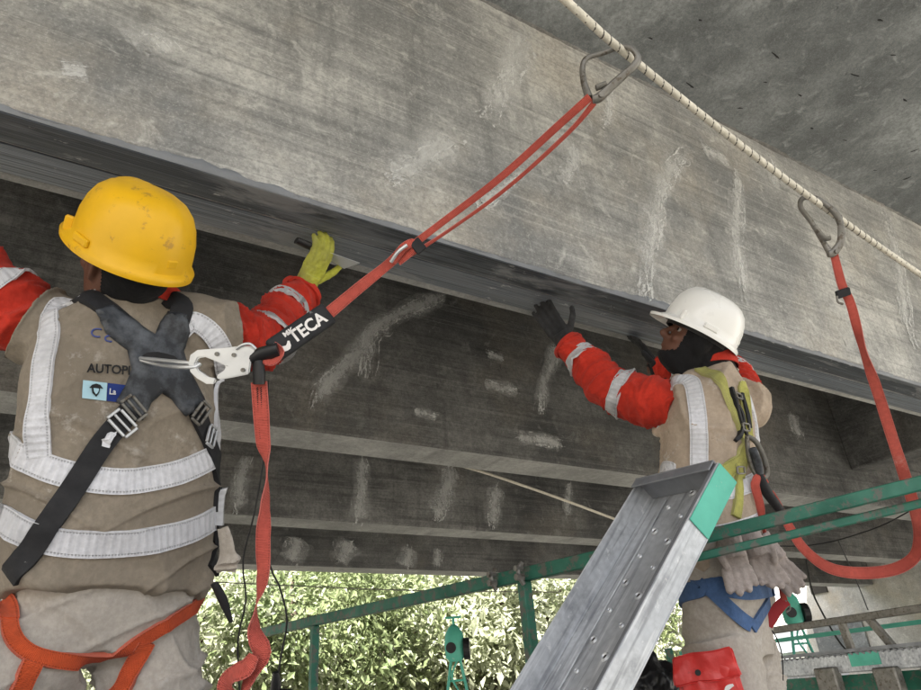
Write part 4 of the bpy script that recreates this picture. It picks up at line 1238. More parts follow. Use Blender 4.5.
    strap('side_strap', [hit(cb, 2, 590), hit(cb, 3, 600), hit(cb, 5, 625)], .04, cb, M['strap_orange'], hn, off=.007, th=.003)
    mb = MB(); q = P(222, 598, 1.46); mb.tube([P(214, 583, 1.46), P(222, 598, 1.46), P(231, 622, 1.46)], [(.013, .006), (.018, .007), (.007, .004)], n=8); mb.build('strap_tail', M['strap_black'], hn, smooth=True)
    # gloves
    def glove(w, d, n, s, mat, lab=None, **k):
        mb = MB(); dd = V(d).normalized(); hand_into(mb, w, d, n, s, **k)
        mb.tube([w - dd * .07, w - dd * .02, w + dd * .03], [.043, .036, .033], n=14)
        me = mb.remesh('glove', .0032, 4); displace(me, lambda p, q: .0022 * noise.noise(p * 60) + .0012 * noise.noise(p * 140))
        o = link_mesh('glove', me, mat, t)
        if lab: tag(o, lab)
    tip = PZ(331, 236, HB - .03)
    d = (tip - rw).normalized(); glove(rw + d * .035, d, V((-.25, .35, 1)), RT - UP * .5, M['glove_yellow'], 'yellow green work glove smeared with grey putty', curl=.42, thumb=1.1, spread=.015)
    glove(lw + V((-.01, .01, .015)), V((-.12, .38, .85)), V((0, -.6, .7)), V((1, 0, 0)), M['glove_yellow'], curl=-.12)
    # putty knife held in the glove
    hc_ = rw.lerp(tip, .66) + V((0, .0, .015)); bl = V((.97, .22, -.02)).normalized()
    pk = thing('putty_knife', 'steel putty knife held in yellow green glove against the carbon strip', 'putty knife', hc_)
    mb = MB(); mb.tube([hc_ - bl * .085, hc_ - bl * .05, hc_ + bl * .02], [(.013, .009), (.014, .010), (.010, .008)], n=10); mb.build('handle', M['dark'], pk, smooth=True)
    mb = MB(); y_ = bl.cross(V((0, 0, 1))).normalized(); zz = y_.cross(bl)
    q = [(.018, -.012), (.105, -.030), (.125, .026), (.018, .012)]
    vs = [hc_ + bl * a + y_ * b for a, b in q]; mb.add([v + zz * .0008 for v in vs] + [v - zz * .0008 for v in vs], [(0, 1, 2, 3), (7, 6, 5, 4), (0, 4, 5, 1), (1, 5, 6, 2), (2, 6, 7, 3), (3, 7, 4, 0)])
    mb.build('blade', M['aluminium'], pk)
    return t, vb
w1, vest1_bvh = worker_one()

# ------------------------------------------------------------------ worker with the white helmet
def worker_two():
    f = V((-.36, .93, 0)).normalized(); r = V((f.y, -f.x, 0))
    sp = [P(726, 632, 2.08), P(724, 596, 2.08), P(716, 540, 2.12), P(710, 482, 2.18), P(708, 432, 2.25), P(709, 400, 2.30), P(711, 381, 2.32), P(712, 368, 2.33), P(708, 350, 2.33)]
    ls = P(676, 408, 2.24); le = P(613, 389, 2.34); lw = P(567, 345, 2.48)
    rs = P(748, 408, 2.40); re = P(728, 372, 2.66); rw = V((2.05, 1.70, 1.17))
    hipL, hipR = sp[0] - r * .095 + V((0, 0, -.02)), sp[0] + r * .095 + V((0, 0, -.02))
    kneeL = hipL + V((-.02, -.03, -.43)); kneeR = hipR + V((.05, .03, -.42))
    ankL = V((kneeL.x, kneeL.y + .03, DECK + .09)); ankR = V((kneeR.x + .01, kneeR.y + .05, DECK + .09))
    base = V(((ankL.x + ankR.x) / 2, (ankL.y + ankR.y) / 2, DECK))
    t = thing('person', 'worker in white hard hat and black hood reaching a black glove to the girder strip', 'person', base)
    hc = P(694, 343, 2.33); vr = ray(700, 330).normalized()
    Uh = (UP * .87 + RT * .50 - vr * .02).normalized(); Fh = -RT * .87 + UP * .50 + vr * .06; Fh = (Fh - Uh * Fh.dot(Uh)).normalized(); Mh = frame(Fh, Uh)
    mb = MB(); head_into(mb, hc, Mh)
    mb.tube([sp[6], sp[7], hc - Mh.col[1] * .02 - Mh.col[2] * .05], [.066, .058, .056], n=14)
    mb.rings([(c, r, f, w, dp, dp) for c, w, dp in zip(sp[:7], (.15, .155, .14, .15, .155, .14, .07), (.10, .10, .095, .10, .10, .08, .06))])
    for a, b, c in ((ls, le, lw), (rs, re, rw)): mb.tube([a.lerp(sp[5], .3), a, b, c, c + (c - b) * .12], [.05, .052, .042, .03, .028], n=12)
    for h_, k_, a_ in ((hipL, kneeL, ankL), (hipR, kneeR, ankR)): mb.tube([h_, k_, a_], [.085, .058, .04], n=12)
    tipL = PZ(540, 306, HB - .02); tipR = V((1.98, 1.70, HB - .02))
    body = link_mesh('body', mb.remesh('body', .005, 3), M['skin'], t)
    T = lambda x, y, z: hc + Mh.col[0] * x + Mh.col[1] * y + Mh.col[2] * z
    for s in (-1, 1):
        mb = MB(); mb.ball(T(s * .031, .0665, .011), .0116, nu=14, nv=10); e = mb.build('eye', M['eye'], body, smooth=True)
        mb = MB(); mb.ball(T(s * .033, .0752, .0105), .0056, nu=10, nv=8); mb.build('pupil', M['pupil'], body, smooth=True)
        mb = MB(); mb.tube([T(.016 * s, .094, .028), T(.034 * s, .089, .034), T(.054 * s, .068, .030)], [.003, .0035, .002], n=6, step=.008); mb.build('eyebrow', M['black_cloth'], body, smooth=True)
    helmet(t, hc + Mh.col[2] * .040 + Mh.col[1] * .002, Mh, M['white_shell'], brim=.036, k=.95)
    # hood
    mb = MB(); head_into(mb, hc - Mh.col[1] * .004, Mh, 1.08, face=False); mb.ball(T(0, -.075, -.065), .07, .06, .08, Mh)
    mb.tube([T(0, -.035, -.05), sp[7] + V((0, 0, .0)), sp[6] + V((0, 0, -.01))], [.082, .082, .095], n=18)
    for s_ in (-1, 1): mb.ball(T(s_ * .074, -.004, -.002), .022, .034, .045, Mh)
    me = mb.remesh('hood', .005, 4); displace(me, drape_wrinkle(.006, (14, 14, 8), 2.))
    bm = bmesh.new(); bm.from_mesh(me); inv = Mh.transposed()
    def infront(v):
        l = inv @ (v.co - hc); return l.y > .056 and ((l.z + .008) / .07) ** 2 + (l.x / .078) ** 2 < 1.0
    bmesh.ops.delete(bm, geom=[v for v in bm.verts if infront(v)], context='VERTS'); bm.to_mesh(me); bm.free()
    link_mesh('hood', me, M['black_cloth'], t)
    # vest
    mb = MB()
    mb.rings([(sp[1] + V((0, 0, .06)), r, f, .185, .13, .135), (sp[2], r, f, .195, .14, .14), (sp[3], r, f, .20, .14, .14), (sp[4], r, f, .20, .13, .145), (sp[5] + V((0, 0, .01)), r, f, .185, .11, .125), (sp[6], r, f, .12, .085, .09), (sp[7], r, f, .078, .072, .072)], n=36, ex=2.3)
    mb.tube([ls + r * .10, ls + r * .03, ls + (le - ls) * .15], [.088, .100, .100], n=16); mb.tube([rs - r * .1, rs - r * .03, rs + (re - rs) * .15], [.085, .092, .09], n=16)
    me = mb.remesh('vest', .0055, 10); displace(me, drape_wrinkle(.018, (10, 10, 4.5), 6.1))
    vest = link_mesh('vest', me, M['vest2'], t); vb = bvh_of(me)
    mb = MB(); ring = [sp[7] + V((0, 0, .008)) + r * .088 * math.cos(a) + f * .086 * math.sin(a) for a in [2 * math.pi * k / 20 for k in range(21)]]
    webbing(mb, ring, .04, math.pi / 2, th=.004, step=.015, ref=(0, 0, 1)); mb.build('collar', M['red'], vest, smooth=True)
    # sleeves
    for nm, path, rad in (('l', [ls.lerp(le, .02), ls.lerp(le, .45), le, le.lerp(lw, .5), lw], [.072, .092, .080, .068, .056]), ('r', [rs.lerp(re, .02), rs.lerp(re, .45), re, re.lerp(rw, .5), rw], [.07, .08, .074, .06, .05])):
        mb = MB(); mb.tube(path, rad, n=22); me = mb.remesh('sleeve', .005, 6); displace(me, sleeve_wrinkle(path, .016, 24))
        o = link_mesh('sleeve', me, M['red'], t); b_ = bvh_of(me)
        for q in (1.75, 3.3): strap('reflective_band', limb_ring(path, rad, q), .042, b_, M['band_dirty'], o, off=.002, th=.002, closed=True)
        strap('cuff', limb_ring(path, rad, 3.93), .02, b_, M['red'], o, off=.002, th=.004, closed=True)
    # jacket tail and trousers
    mb = MB(); mb.rings([(sp[1] + V((0, 0, .022)), r, f, .192, .132, .138), (sp[1] + V((0, 0, .075)), r, f, .20, .14, .145), (sp[2], r, f, .19, .135, .135)], n=36)
    me = mb.remesh('jacket_hem', .008, 6); displace(me, drape_wrinkle(.02, (5, 5, 16), 3.)); link_mesh('jacket_hem', me, M['trouser'], t); jb = bvh_of(me)
    mb = MB()
    mb.rings([(sp[0] + V((0, 0, -.08)), r, f, .165, .11, .12), (sp[0], r, f, .19, .125, .135), (sp[1], r, f, .186, .118, .125), (sp[1] + V((0, 0, .05)), r, f, .18, .115, .12)], n=32)
    for h_, k_, a_ in ((hipL, kneeL, ankL), (hipR, kneeR, ankR)):
        mb.tube([h_ + V((0, 0, -.01)), h_ + (k_ - h_) * .4, k_, (k_ + a_) / 2, a_], [.118, .108, .09, .085, .082], n=20)
    me = mb.remesh('trousers', .0065, 10); displace(me, drape_wrinkle(.018, (7, 7, 5), 9.))
    link_mesh('trousers', me, M['trouser'], t); tb = bvh_of(me)
    boots(t, (ankL, ankR), f)
    # reflective bands
    vis = [hit(vb, u, v) for u, v in ((690, 380), (696, 400), (699, 430), (699, 460), (700, 490))]
    fr = [vis[0] + f * .08 + r * .03, vis[0] + f * .16 + r * .08 - V((0, 0, .10))]
    strap('reflective_band', list(reversed(fr)) + vis, .052, vb, M['band'], vest, off=.004, th=.002)
    vis = [hit(vb, u, v) for u, v in ((740, 385), (752, 410), (757, 440), (757, 470))]
    strap('reflective_band', vis, .05, vb, M['band'], vest, off=.004, th=.002)
    for u0 in (488, 530):
        vis = [hit(vb, u, v) for u, v in ((655, u0 - 20), (680, u0), (715, u0 + 4), (750, u0 - 4), (764, u0 - 12))]
        c = (vis[0] + vis[-1]) / 2 + f * .06
        strap('reflective_band', vis + [c + r * .18 + f * .05, c + f * .15 + r * .06, c + f * .15 - r * .06, c - r * .18 + f * .03], .05, vb, M['band'], vest, off=.0015, th=.002, closed=True)
    # harness
    hn = bpy.data.objects.new('harness', None); C.objects.link(hn); hn.parent = t; hn.matrix_parent_inverse = BASE_INV[t.name]; BASE_INV[hn.name] = Matrix.Identity(4)
    tag(hn, 'grimy yellow and green harness with metal back ring')
    for px, w in (([(716, 376), (724, 392), (730, 408), (738, 425), (742, 440), (741, 460), (738, 478)], .040), ([(742, 386), (744, 400), (745, 420), (746, 440)], .036)):
        vis = [hit(vb, u, v) for u, v in px]
        strap('shoulder_strap', [vis[0] + f * .08 + r * .07, vis[0] + f * .04 + r * .03] + vis, w, vb, M['strap_yellow'], hn, off=.006, th=.004)
    strap('back_strap', [hit(vb, u, v) for u, v in ((742, 440), (738, 456), (724, 474), (706, 488), (690, 498))], [.034, .036, .045, .045, .04], vb, M['strap_yellow'], hn, off=.008, th=.003)
    strap('back_strap', [hit(vb, u, v) for u, v in ((712, 482), (700, 490), (684, 497), (668, 497))], .030, vb, simple('dark_green_webbing', (.012, .05, .03), .8, bmp=.3), hn, off=.012, th=.003)
    strap('back_strap', [hit(vb, u, v) for u, v in ((735, 460), (737, 480), (737, 500), (734, 520))], .03, vb, M['strap_yellow'], hn, off=.008, th=.003)
    for px in ([(728, 386), (732, 400), (736, 420), (744, 438)], [(738, 392), (744, 412), (748, 432)], [(733, 404), (741, 420), (738, 436), (732, 444)]):
        strap('strap_edge', [hit(vb, u, v) for u, v in px], .011, vb, M['strap_black'], hn, off=.013, th=.004)
    for u, v, w, h in ((734, 398, .03, .018), (741, 428, .034, .022), (736, 470, .03, .02)):
        l = hit(vb, u, v); _, nn, _, _ = vb.find_nearest(l); x = RT - nn * RT.dot(nn); x.normalize(); Mb = Matrix((x, nn.cross(x), nn)).transposed(); mb = MB(); c = l + nn * .018
        for s_ in (-1, 1): mb.box(c + Mb.col[0] * s_ * w / 2, (.005, h, .006), Mb); mb.box(c + Mb.col[1] * s_ * h / 2, (w - .0052, .005, .006), Mb)
        mb.build('buckle', M['steel'], hn, bevel=.001)
    # hook that hangs from the back ring
    a = hit(vb, 747, 436); nrm = vb.find_nearest(a)[1]; o_ = a + nrm * .02
    # belt, pouch
    for px, w in (([(686, 566), (700, 576), (718, 586), (738, 590), (756, 590), (770, 588)], .05), ([(700, 580), (720, 598), (738, 616), (752, 626)], .038), ([(768, 600), (760, 614), (750, 630)], .032)):
        strap('work_belt', [hit(tb, u, v) for u, v in px], w, tb, M['strap_blue'], t, off=.005, th=.003)
    belt = [hit(tb, 686, 566), sp[1] - r * .19 + V((0, 0, .01)), sp[1] + f * .14, sp[1] + r * .19, hit(tb, 770, 588)]
    strap('work_belt', belt, .045, tb, M['strap_blue'], t, off=.007, th=.003)
    pc = hit(tb, 710, 680); pn = (tb.find_nearest(pc)[1] - ray(710, 680).normalized() * 1.5).normalized()
    px_ = RT * .985 + UP * .12; px_ = (px_ - pn * px_.dot(pn)).normalized(); py_ = pn.cross(px_); Mp = Matrix((px_, py_, pn)).transposed()
    def soft(name, c, size, par, seed):
        mb = MB(); mb.box((0, 0, 0), size); me = mb.mesh(name); bm = bmesh.new(); bm.from_mesh(me)
        bmesh.ops.bevel(bm, geom=list(bm.edges), offset=min(size) * .38, segments=3, affect='EDGES')
        for _ in range(4):
            es = [e for e in bm.edges if e.calc_length() > .009]
            if es: bmesh.ops.subdivide_edges(bm, edges=es, cuts=1, use_grid_fill=True)
        bmesh.ops.triangulate(bm, faces=bm.faces)
        bm.to_mesh(me); bm.free()
        for v in me.vertices:
            q = v.co.copy(); n_ = noise.noise(q * 22 + V((seed, 0, 0)))
            v.co.z += .007 * n_ + .006 * pinch(noise.noise(q * 14 + V((seed, 4, 0))), .25); v.co.x *= 1 + .05 * n_ + .10 * (-q.y / size[1]); v.co.y += .006 * noise.noise(V((q.x * 20, seed, 1)))
            v.co = c + Mp @ v.co
        me.update(); return link_mesh(name, me, M['pouch'], par)
    pu = soft('thigh_pouch', pc + pn * .018 - py_ * .035, (.165, .20, .034), t, 1.)
    soft('pouch_flap', pc + pn * .038 + py_ * .032, (.172, .075, .012), pu, 5.)
    mb = MB(); mb.cyl(pc + pn * .047 + py_ * .02 - px_ * .02, pc + pn * .041 + py_ * .02 - px_ * .02, .008, 12); mb.build('snap_button', M['dark'], pu)
    flat_text('marking', 'LAU', pc + pn * .0415 - py_ * .062 - px_ * .045, px_, py_, .042, M['white_mark'], pu)
    mb = MB(); q = pc + pn * .0425 - py_ * .030; webbing(mb, [q + px_ * .035 - py_ * .012, q + px_ * .045 + py_ * .004, q + px_ * .062 + py_ * .010], [.006, .012, .006], 0., th=.0006, step=.004, ref=pn); mb.build('marking', M['white_mark'], pu)
    # gloves
    def glove(w, d, n, s, mat, lab=None, **k):
        mb = MB(); dd = V(d).normalized(); hand_into(mb, w, d, n, s, **k)
        mb.tube([w - dd * .06, w - dd * .02, w + dd * .03], [.042, .036, .033], n=14)
        me = mb.remesh('glove', .0035, 4); displace(me, lambda p, q: .002 * noise.noise(p * 60))
        o = link_mesh('glove', me, mat, t)
        if lab: tag(o, lab)
    d = (tipL - lw).normalized(); glove(lw + d * .02, d, V((-.2, .3, 1)), RT * .8 + UP * .5, M['glove_black'], 'dirty black glove pressing on the strip', curl=.12, thumb=.9)
    d = (tipR - rw).normalized(); glove(rw, d, V((-.6, .2, .6)), V((.3, -.9, 0)), M['glove_black'], curl=.22, thumb=.6)
    return t, vb, tb, jb
w2, vest2_bvh, trous2_bvh, hem2_bvh = worker_two()

# spare knit gloves tucked behind the belt
gl = thing('spare_gloves', 'bundle of grey knit work gloves tucked above blue belt, fingers hanging down', 'gloves', hit(hem2_bvh, 735, 550))
for u, v, dd, k in ((727, 541, V((.02, 0, -1)), 0), (746, 538, V((.22, -.1, -1)), 1), (758, 545, V((.45, -.2, -1)), 0)):
    w = hit(hem2_bvh, u, v); nn = (hem2_bvh.find_nearest(w)[1] - ray(u, v).normalized()).normalized(); w = w + nn * .030
    mb = MB(); hand_into(mb, w, dd, nn, RT if k else -RT, curl=.16 + .12 * k, thumb=-.9, spread=.16, sc=.9, fat=1.4)
    mb.tube([w - dd.normalized() * .03, w + dd.normalized() * .05], [.034, .036], n=12)
    me = mb.remesh('glove', .0032, 4); displace(me, lambda p, q: .002 * noise.noise(p * 50) + .0012 * noise.noise(p * 210))
    o = link_mesh('glove', me, M['glove_knit'], gl)

# ================================================================== LIFELINE, LANYARDS
h1 = P(625, 53, 1.35); h2 = P(825, 208, 1.70)
r0 = P(565, 0, 1.22); dirr = (r0 - h1)
rope_pts = [r0 + dirr * 9 + V((0, 0, .12)), r0 + dirr * 4 + V((0, 0, .03)), r0, h1, P(730, 137, 1.53), h2, P(921, 275, 1.96), P(921, 275, 1.96) + V((1.6, .16, .0)), P(921, 275, 1.96) + V((4, .45, .08))]
rope = thing('safety_rope', 'white lifeline rope with dark spiral tracer stretched under the slab', 'rope', h1)
mb = MB(); mb.tube(rope_pts, .0080, n=12, step=.02); mb.build('core', M['rope'], rope, smooth=True)
path, par = catmull(rope_pts, .004); mb = MB(); x = V((0, 0, 1)); hel = []; L = 0
for i, p in enumerate(path):
    if i: L += (p - path[i - 1]).length
    t = (path[min(i + 1, len(path) - 1)] - path[max(i - 1, 0)]).normalized(); x = (x - t * x.dot(t)).normalized(); y = t.cross(x); a = L / .028 * 2 * math.pi
    hel.append(p + (x * math.cos(a) + y * math.sin(a)) * .0068)
mb.tube(hel, .0023, n=5, smooth_path=False); mb.build('tracer', M['rope_mark'], rope, smooth=True)
# fine twisted strand relief
def bow_hook(parent, bow, gate, lever, d0, d1):
    """large-opening scaffold hook; the bow passes round the rope, so its run swings a little in depth"""
    m = len(bow)
    pts = [P(u, v, d0 + (d1 - d0) * math.sin(math.pi * k / (m - 1)) + .012 * math.sin(2 * math.pi * k / (m - 1))) for k, (u, v) in enumerate(bow)]
    hk = MB(); hk.tube(pts, [(.0085, .0065)] + [(.0065, .0055)] * (m - 3) + [(.0085, .0065)] * 2, n=10, step=.006); o = hk.build('scaffold_hook', M['steel'], parent, smooth=True)
    g = MB(); g.tube([P(u, v, d0 - .002) for u, v in gate], [(.0085, .006), (.010, .007), (.011, .008), (.009, .007)], n=10, step=.006); g.build('gate', M['steel'], o, smooth=True)
    g = MB(); g.tube([P(u, v, d0 - .006) for u, v in lever], [(.007, .005)] * len(lever), n=8, step=.006); g.build('lock_lever', M['steel'], o, smooth=True)
    c = P(*gate[-2], d0); g = MB(); g.cyl(c - FW * .016, c + FW * .012, .0055, 12); g.build('rivet', M['steel'], o)
    return o

ln = thing('shock_lanyard', 'coral red twin lanyard with black shock absorber pack hooked from back plate to rope', 'lanyard', P(240, 365, 1.36))
# upper leg from absorber to the hook on the rope
habs0, habs1 = P(272, 352, 1.36), P(329, 313, 1.42)
hk_base = P(595, 92, 1.315)
bow_hook(ln, [(589, 98), (583, 78), (585, 60), (603, 53), (622, 47), (633, 50), (638, 60), (630, 70)], [(631, 69), (615, 83), (600, 97), (592, 100)], [(596, 88), (606, 84)], 1.325, 1.35)
mid = [P(329, 313, 1.42), P(360, 287, 1.44), P(385, 267, 1.45), P(402, 252, 1.45)]
mb = MB(); webbing(mb, mid, [.026, .024, .021, .022], [0., .3, .2, 0.]); mb.build('webbing_leg', M['coral'], ln, smooth=True)
mb = MB(); webbing(mb, [P(398, 256, 1.448), P(440, 224, 1.44), P(500, 178, 1.40), P(560, 124, 1.35), P(590, 97, 1.32)], [.016, .015, .015, .016, .016], [0, .5, .2, .5, .2]); mb.build('webbing_leg', M['coral'], ln, smooth=True)
mb = MB(); webbing(mb, [P(404, 259, 1.452), P(448, 231, 1.45), P(507, 188, 1.41), P(567, 134, 1.36), P(594, 103, 1.325)], [.010, .008, .008, .010, .012], [.6, .9, .6, .8, .5]); mb.build('webbing_leg', M['coral'], ln, smooth=True)
mb = MB(); webbing(mb, [P(392, 262, 1.44), P(404, 247, 1.435), P(414, 243, 1.44), P(410, 252, 1.445), P(398, 262, 1.45)], .018, .2, step=.006); mb.build('stitched_loop', M['coral'], ln, smooth=True)
c0 = P(418, 246, 1.44); t_ = (P(440, 228, 1.44) - c0).normalized(); mb = MB(); mb.bar(c0 - t_ * .012, c0 + t_ * .012, .030, .008, -FW); mb.build('keeper', M['strap_black'], ln, bevel=.002)
mb = MB(); mb.tube([P(391, 262, 1.438), P(398, 252, 1.43), P(407, 245, 1.43)], .004, n=8, step=.006); mb.build('adjuster_bar', M['aluminium'], ln, smooth=True)
# shock absorber pack with print
t_ = (habs1 - habs0).normalized(); s_ = t_.cross(FW).normalized(); n_ = s_.cross(t_)
if n_.dot(FW) > 0: n_ = -n_
mb = MB(); Mx = Matrix((t_, s_, n_)).transposed(); mb.box((habs0 + habs1) / 2, ((habs1 - habs0).length, .050, .022), Mx)
pack = mb.build('absorber_pack', M['strap_black'], ln, bevel=.008, seg=3, smooth=True)
if s_.dot(UP) < 0: s_ = -s_
face = (habs0 + habs1) / 2 + n_ * .0116
Lp = (habs1 - habs0).length
flat_text('print', 'TECA', face - t_ * Lp * .20 - s_ * .013, t_, s_, .036, M['white_mark'], pack, .95)
flat_text('print', 'MK', face - t_ * Lp * .25 + s_ * .008, t_, s_, .014, M['white_mark'], pack, 1.2)
mb = MB(); q = [face - t_ * Lp * .44 + s_ * .010, face - t_ * Lp * .40 - s_ * .006, face - t_ * Lp * .30 - s_ * .012, face - t_ * Lp * .24 - s_ * .002]
webbing(mb, q, [.006, .011, .011, .004], 0., th=.0006, step=.004, ref=n_); mb.build('print', M['white_mark'], pack)
# black heat-shrunk joints and the snap hook
mb = MB(); mb.tube([P(279, 350, 1.352), P(262, 355, 1.35), P(252, 360, 1.35)], [(.019, .014), (.021, .014), (.016, .012)], n=14); mb.build('sleeve_joint', M['dark'], ln, smooth=True)
mb = MB(); mb.tube([P(258, 362, 1.35), P(259, 374, 1.345), P(259, 384, 1.345)], [(.016, .011), (.019, .012), (.019, .011)], n=14); mb.build('sleeve_joint', M['dark'], ln, smooth=True)
mb = MB(); webbing(mb, [P(274, 345, 1.36), P(281, 352, 1.35), P(272, 362, 1.345), P(256, 357, 1.345)], .016, .4, step=.006); mb.build('stitched_loop', M['coral'], ln, smooth=True)
# aluminium snap hook (plate outline extruded)
def plate_px(name, poly, d, th, mat, par, hole=None, bevel=.003):
    bm = bmesh.new()
    vs = [bm.verts.new(P(u, v, d)) for u, v in poly]
    es = [bm.edges.new((vs[i], vs[(i + 1) % len(vs)])) for i in range(len(vs))]
    if hole:
        hv = [bm.verts.new(P(u, v, d)) for u, v in hole]
        es += [bm.edges.new((hv[i], hv[(i + 1) % len(hv)])) for i in range(len(hv))]
    r_ = bmesh.ops.triangle_fill(bm, use_beauty=True, use_dissolve=False, edges=es)
    fs = [g for g in r_['geom'] if isinstance(g, bmesh.types.BMFace)]
    ex = bmesh.ops.extrude_face_region(bm, geom=fs)
    bmesh.ops.translate(bm, verts=[g for g in ex['geom'] if isinstance(g, bmesh.types.BMVert)], vec=FW * th)
    bmesh.ops.recalc_face_normals(bm, faces=bm.faces)
    es = [e for e in bm.edges if len(e.link_faces) == 2 and e.calc_face_angle() > .9]
    bmesh.ops.bevel(bm, geom=es, offset=bevel, segments=2, affect='EDGES')
    me = bpy.data.meshes.new(name); bm.to_mesh(me); bm.free()
    return link_mesh(name, me, mat, par, smooth=False)
hook = plate_px('snap_hook', [(188, 364), (190, 355), (197, 350), (210, 349), (225, 348), (238, 346), (250, 346), (256, 350), (251, 360), (249, 374), (235, 377), (218, 380), (216, 376), (224, 370), (226, 366), (215, 361), (205, 357), (198, 358), (195, 364), (199, 371), (208, 377), (216, 379), (214, 384), (206, 384), (196, 378), (190, 372)], 1.335, .012, M['aluminium'], ln, bevel=.0022)
for u, v in ((217, 354), (234, 355), (243, 370)):
    mb = MB(); c = P(u, v, 1.334); mb.cyl(c - FW * .003, c + FW * .012, .0042, 12); mb.build('rivet', M['steel'], hook)
mb = MB(); mb.tube([P(236, 349, 1.333), P(242, 345, 1.331), P(250, 344, 1.331), P(256, 349, 1.333)], .003, n=8, step=.004); mb.build('release_lever', M['aluminium'], hook, smooth=True)
# back ring between harness plate and hook
mb = MB(); a = hit(vest1_bvh, 144, 360) - FW * .016
mb.tube([a, P(160, 365, (a @ FW) * .985), P(180, 367, 1.345), P(196, 367, 1.338), P(200, 364, 1.343), P(180, 362, 1.352), a + UP * .004], .0042, n=8, step=.008); mb.build('back_ring', M['aluminium'], ln, smooth=True)
# hanging tail, twisted
tail = [P(259, 382, 1.345), P(261, 410, 1.34), P(263, 440, 1.34), P(267, 470, 1.34), P(265, 505, 1.34), P(263, 540, 1.335), P(263, 575, 1.33), P(256, 605, 1.33), P(254, 632, 1.325), P(262, 652, 1.32), P(252, 672, 1.315), P(242, 700, 1.31), P(240, 760, 1.30)]
mb = MB(); webbing(mb, tail, [.032, .032, .03, .026, .03, .028, .03, .03, .034, .036, .034, .034, .032], [0, 0, .1, 1.25, 1.9, 2.9, 3.6, 4.5, 5.2, 6.2, 7.0, 7.4, 7.4]); tag(mb.build('webbing_tail', M['coral'], ln, smooth=True), 'twisted loose lanyard leg hanging down')
mb = MB(); webbing(mb, [P(254, 655, 1.30), P(246, 668, 1.295), P(233, 674, 1.30), P(226, 688, 1.31), P(230, 712, 1.30), P(228, 760, 1.29)], [.02, .034, .038, .04, .036, .034], [0., .5, 1.0, .3, -.4, .2], step=.008); mb.build('webbing_tail', M['coral'], ln, smooth=True)
mb = MB()
for k in range(26):
    for q in (-.006, .006):
        c = P(259 + k * .13 + q * 300, 388 + k * 2.0, 1.3395 + .0); mb.box(c, (.0016, .0016, .004), Matrix.Rotation(.6, 3, 'Y'))
tag(mb.build('stitching', M['strap_black'], ln), kind='stuff')

# second lanyard: from worker two's back to the rope, with a slack loop
l2 = thing('slack_lanyard', 'faded red lanyard hanging from the rope in a slack loop below the green rail', 'lanyard', P(829, 250, 1.7))
bow_hook(l2, [(830, 253), (822, 240), (812, 223), (801, 208), (802, 199), (812, 197), (824, 203), (836, 214), (841, 225)], [(841, 225), (841, 241), (834, 252), (828, 254)], [(814, 226), (824, 238), (830, 238)], 1.69, 1.70)
loop = [P(834, 254, 1.695), P(842, 285, 1.71), P(851, 305, 1.72), P(863, 350, 1.74), P(877, 390, 1.77), P(893, 440, 1.82), P(906, 480, 1.87), P(915, 510, 1.9), P(920, 535, 1.93), P(915, 556, 1.95), P(895, 569, 1.97), P(862, 573, 1.98), P(830, 568, 1.98), P(805, 550, 2.0), P(790, 528, 2.02), P(778, 505, 2.08), P(770, 492, 2.1)]
mb = MB(); webbing(mb, loop, [.020, .022, .022, .022, .026, .028, .030, .030, .032, .034, .034, .034, .032, .030, .028, .024, .022], [0, .1, .3, 1.35, .55, .25, .45, .3, .75, 1.15, .75, .45, .3, .25, .1, 0, 0]); mb.build('webbing_leg', M['coral'], l2, smooth=True)
c0 = P(843, 293, 1.705); t_ = (P(846, 305, 1.71) - c0).normalized(); mb = MB(); mb.bar(c0 - t_ * .010, c0 + t_ * .010, .036, .010, -FW); mb.build('keeper', M['strap_black'], l2, bevel=.002)
mb = MB(); mb.tube([P(837, 296, 1.70), P(838, 302, 1.698), P(843, 304, 1.70)], .003, n=6, step=.004); mb.build('adjuster_bar', M['steel'], l2, smooth=True)
# black snap hook and absorber hanging at his back
d2 = 2.04
mb = MB(); mb.tube([P(747, 436, d2), P(756, 442, d2), P(764, 458, d2), P(767, 474, d2), P(760, 478, d2), P(752, 468, d2), P(748, 452, d2), P(747, 436, d2)], [(.009, .007)] * 8, n=8, step=.008); tag(mb.build('snap_hook', M['steel'], l2, smooth=True), 'steel snap hook at his back ring')
mb = MB(); mb.tube([P(752, 448, d2 - .01), P(757, 462, d2 - .01), P(760, 474, d2 - .01)], [(.012, .008), (.014, .008), (.010, .007)], n=10); mb.build('hook_body', M['rubber'], l2, smooth=True)
mb = MB(); mb.tube([P(758, 474, d2), P(762, 484, d2), P(768, 494, d2 + .01), P(780, 510, d2 + .03)], [(.014, .012), (.017, .013), (.016, .012), (.014, .012)], n=12); mb.build('absorber_pack', M['strap_black'], l2, smooth=True)
mb = MB(); webbing(mb, [P(766, 484, d2), P(760, 476, d2 - .01), P(755, 484, d2 - .015), P(760, 505, d2 - .02), P(764, 530, d2 - .02), P(771, 560, d2 - .02), P(780, 585, d2 - .02), P(784, 600, d2 - .02)], [.02, .022, .026, .024, .014, .012, .014, .02], [0, .2, .1, .3, 1.2, 1.3, 1., .3]); mb.build('webbing_leg', M['coral'], l2, smooth=True)
mb = MB(); webbing(mb, [P(787, 600, d2 - .02), P(778, 608, d2 - .02), P(768, 626, d2 - .02)], [.03, .034, .026], .2); tag(mb.build('end_tab', simple('dark_red_webbing', (.28, .02, .025), .8, bmp=.3), l2, smooth=True), 'dark red end tab')
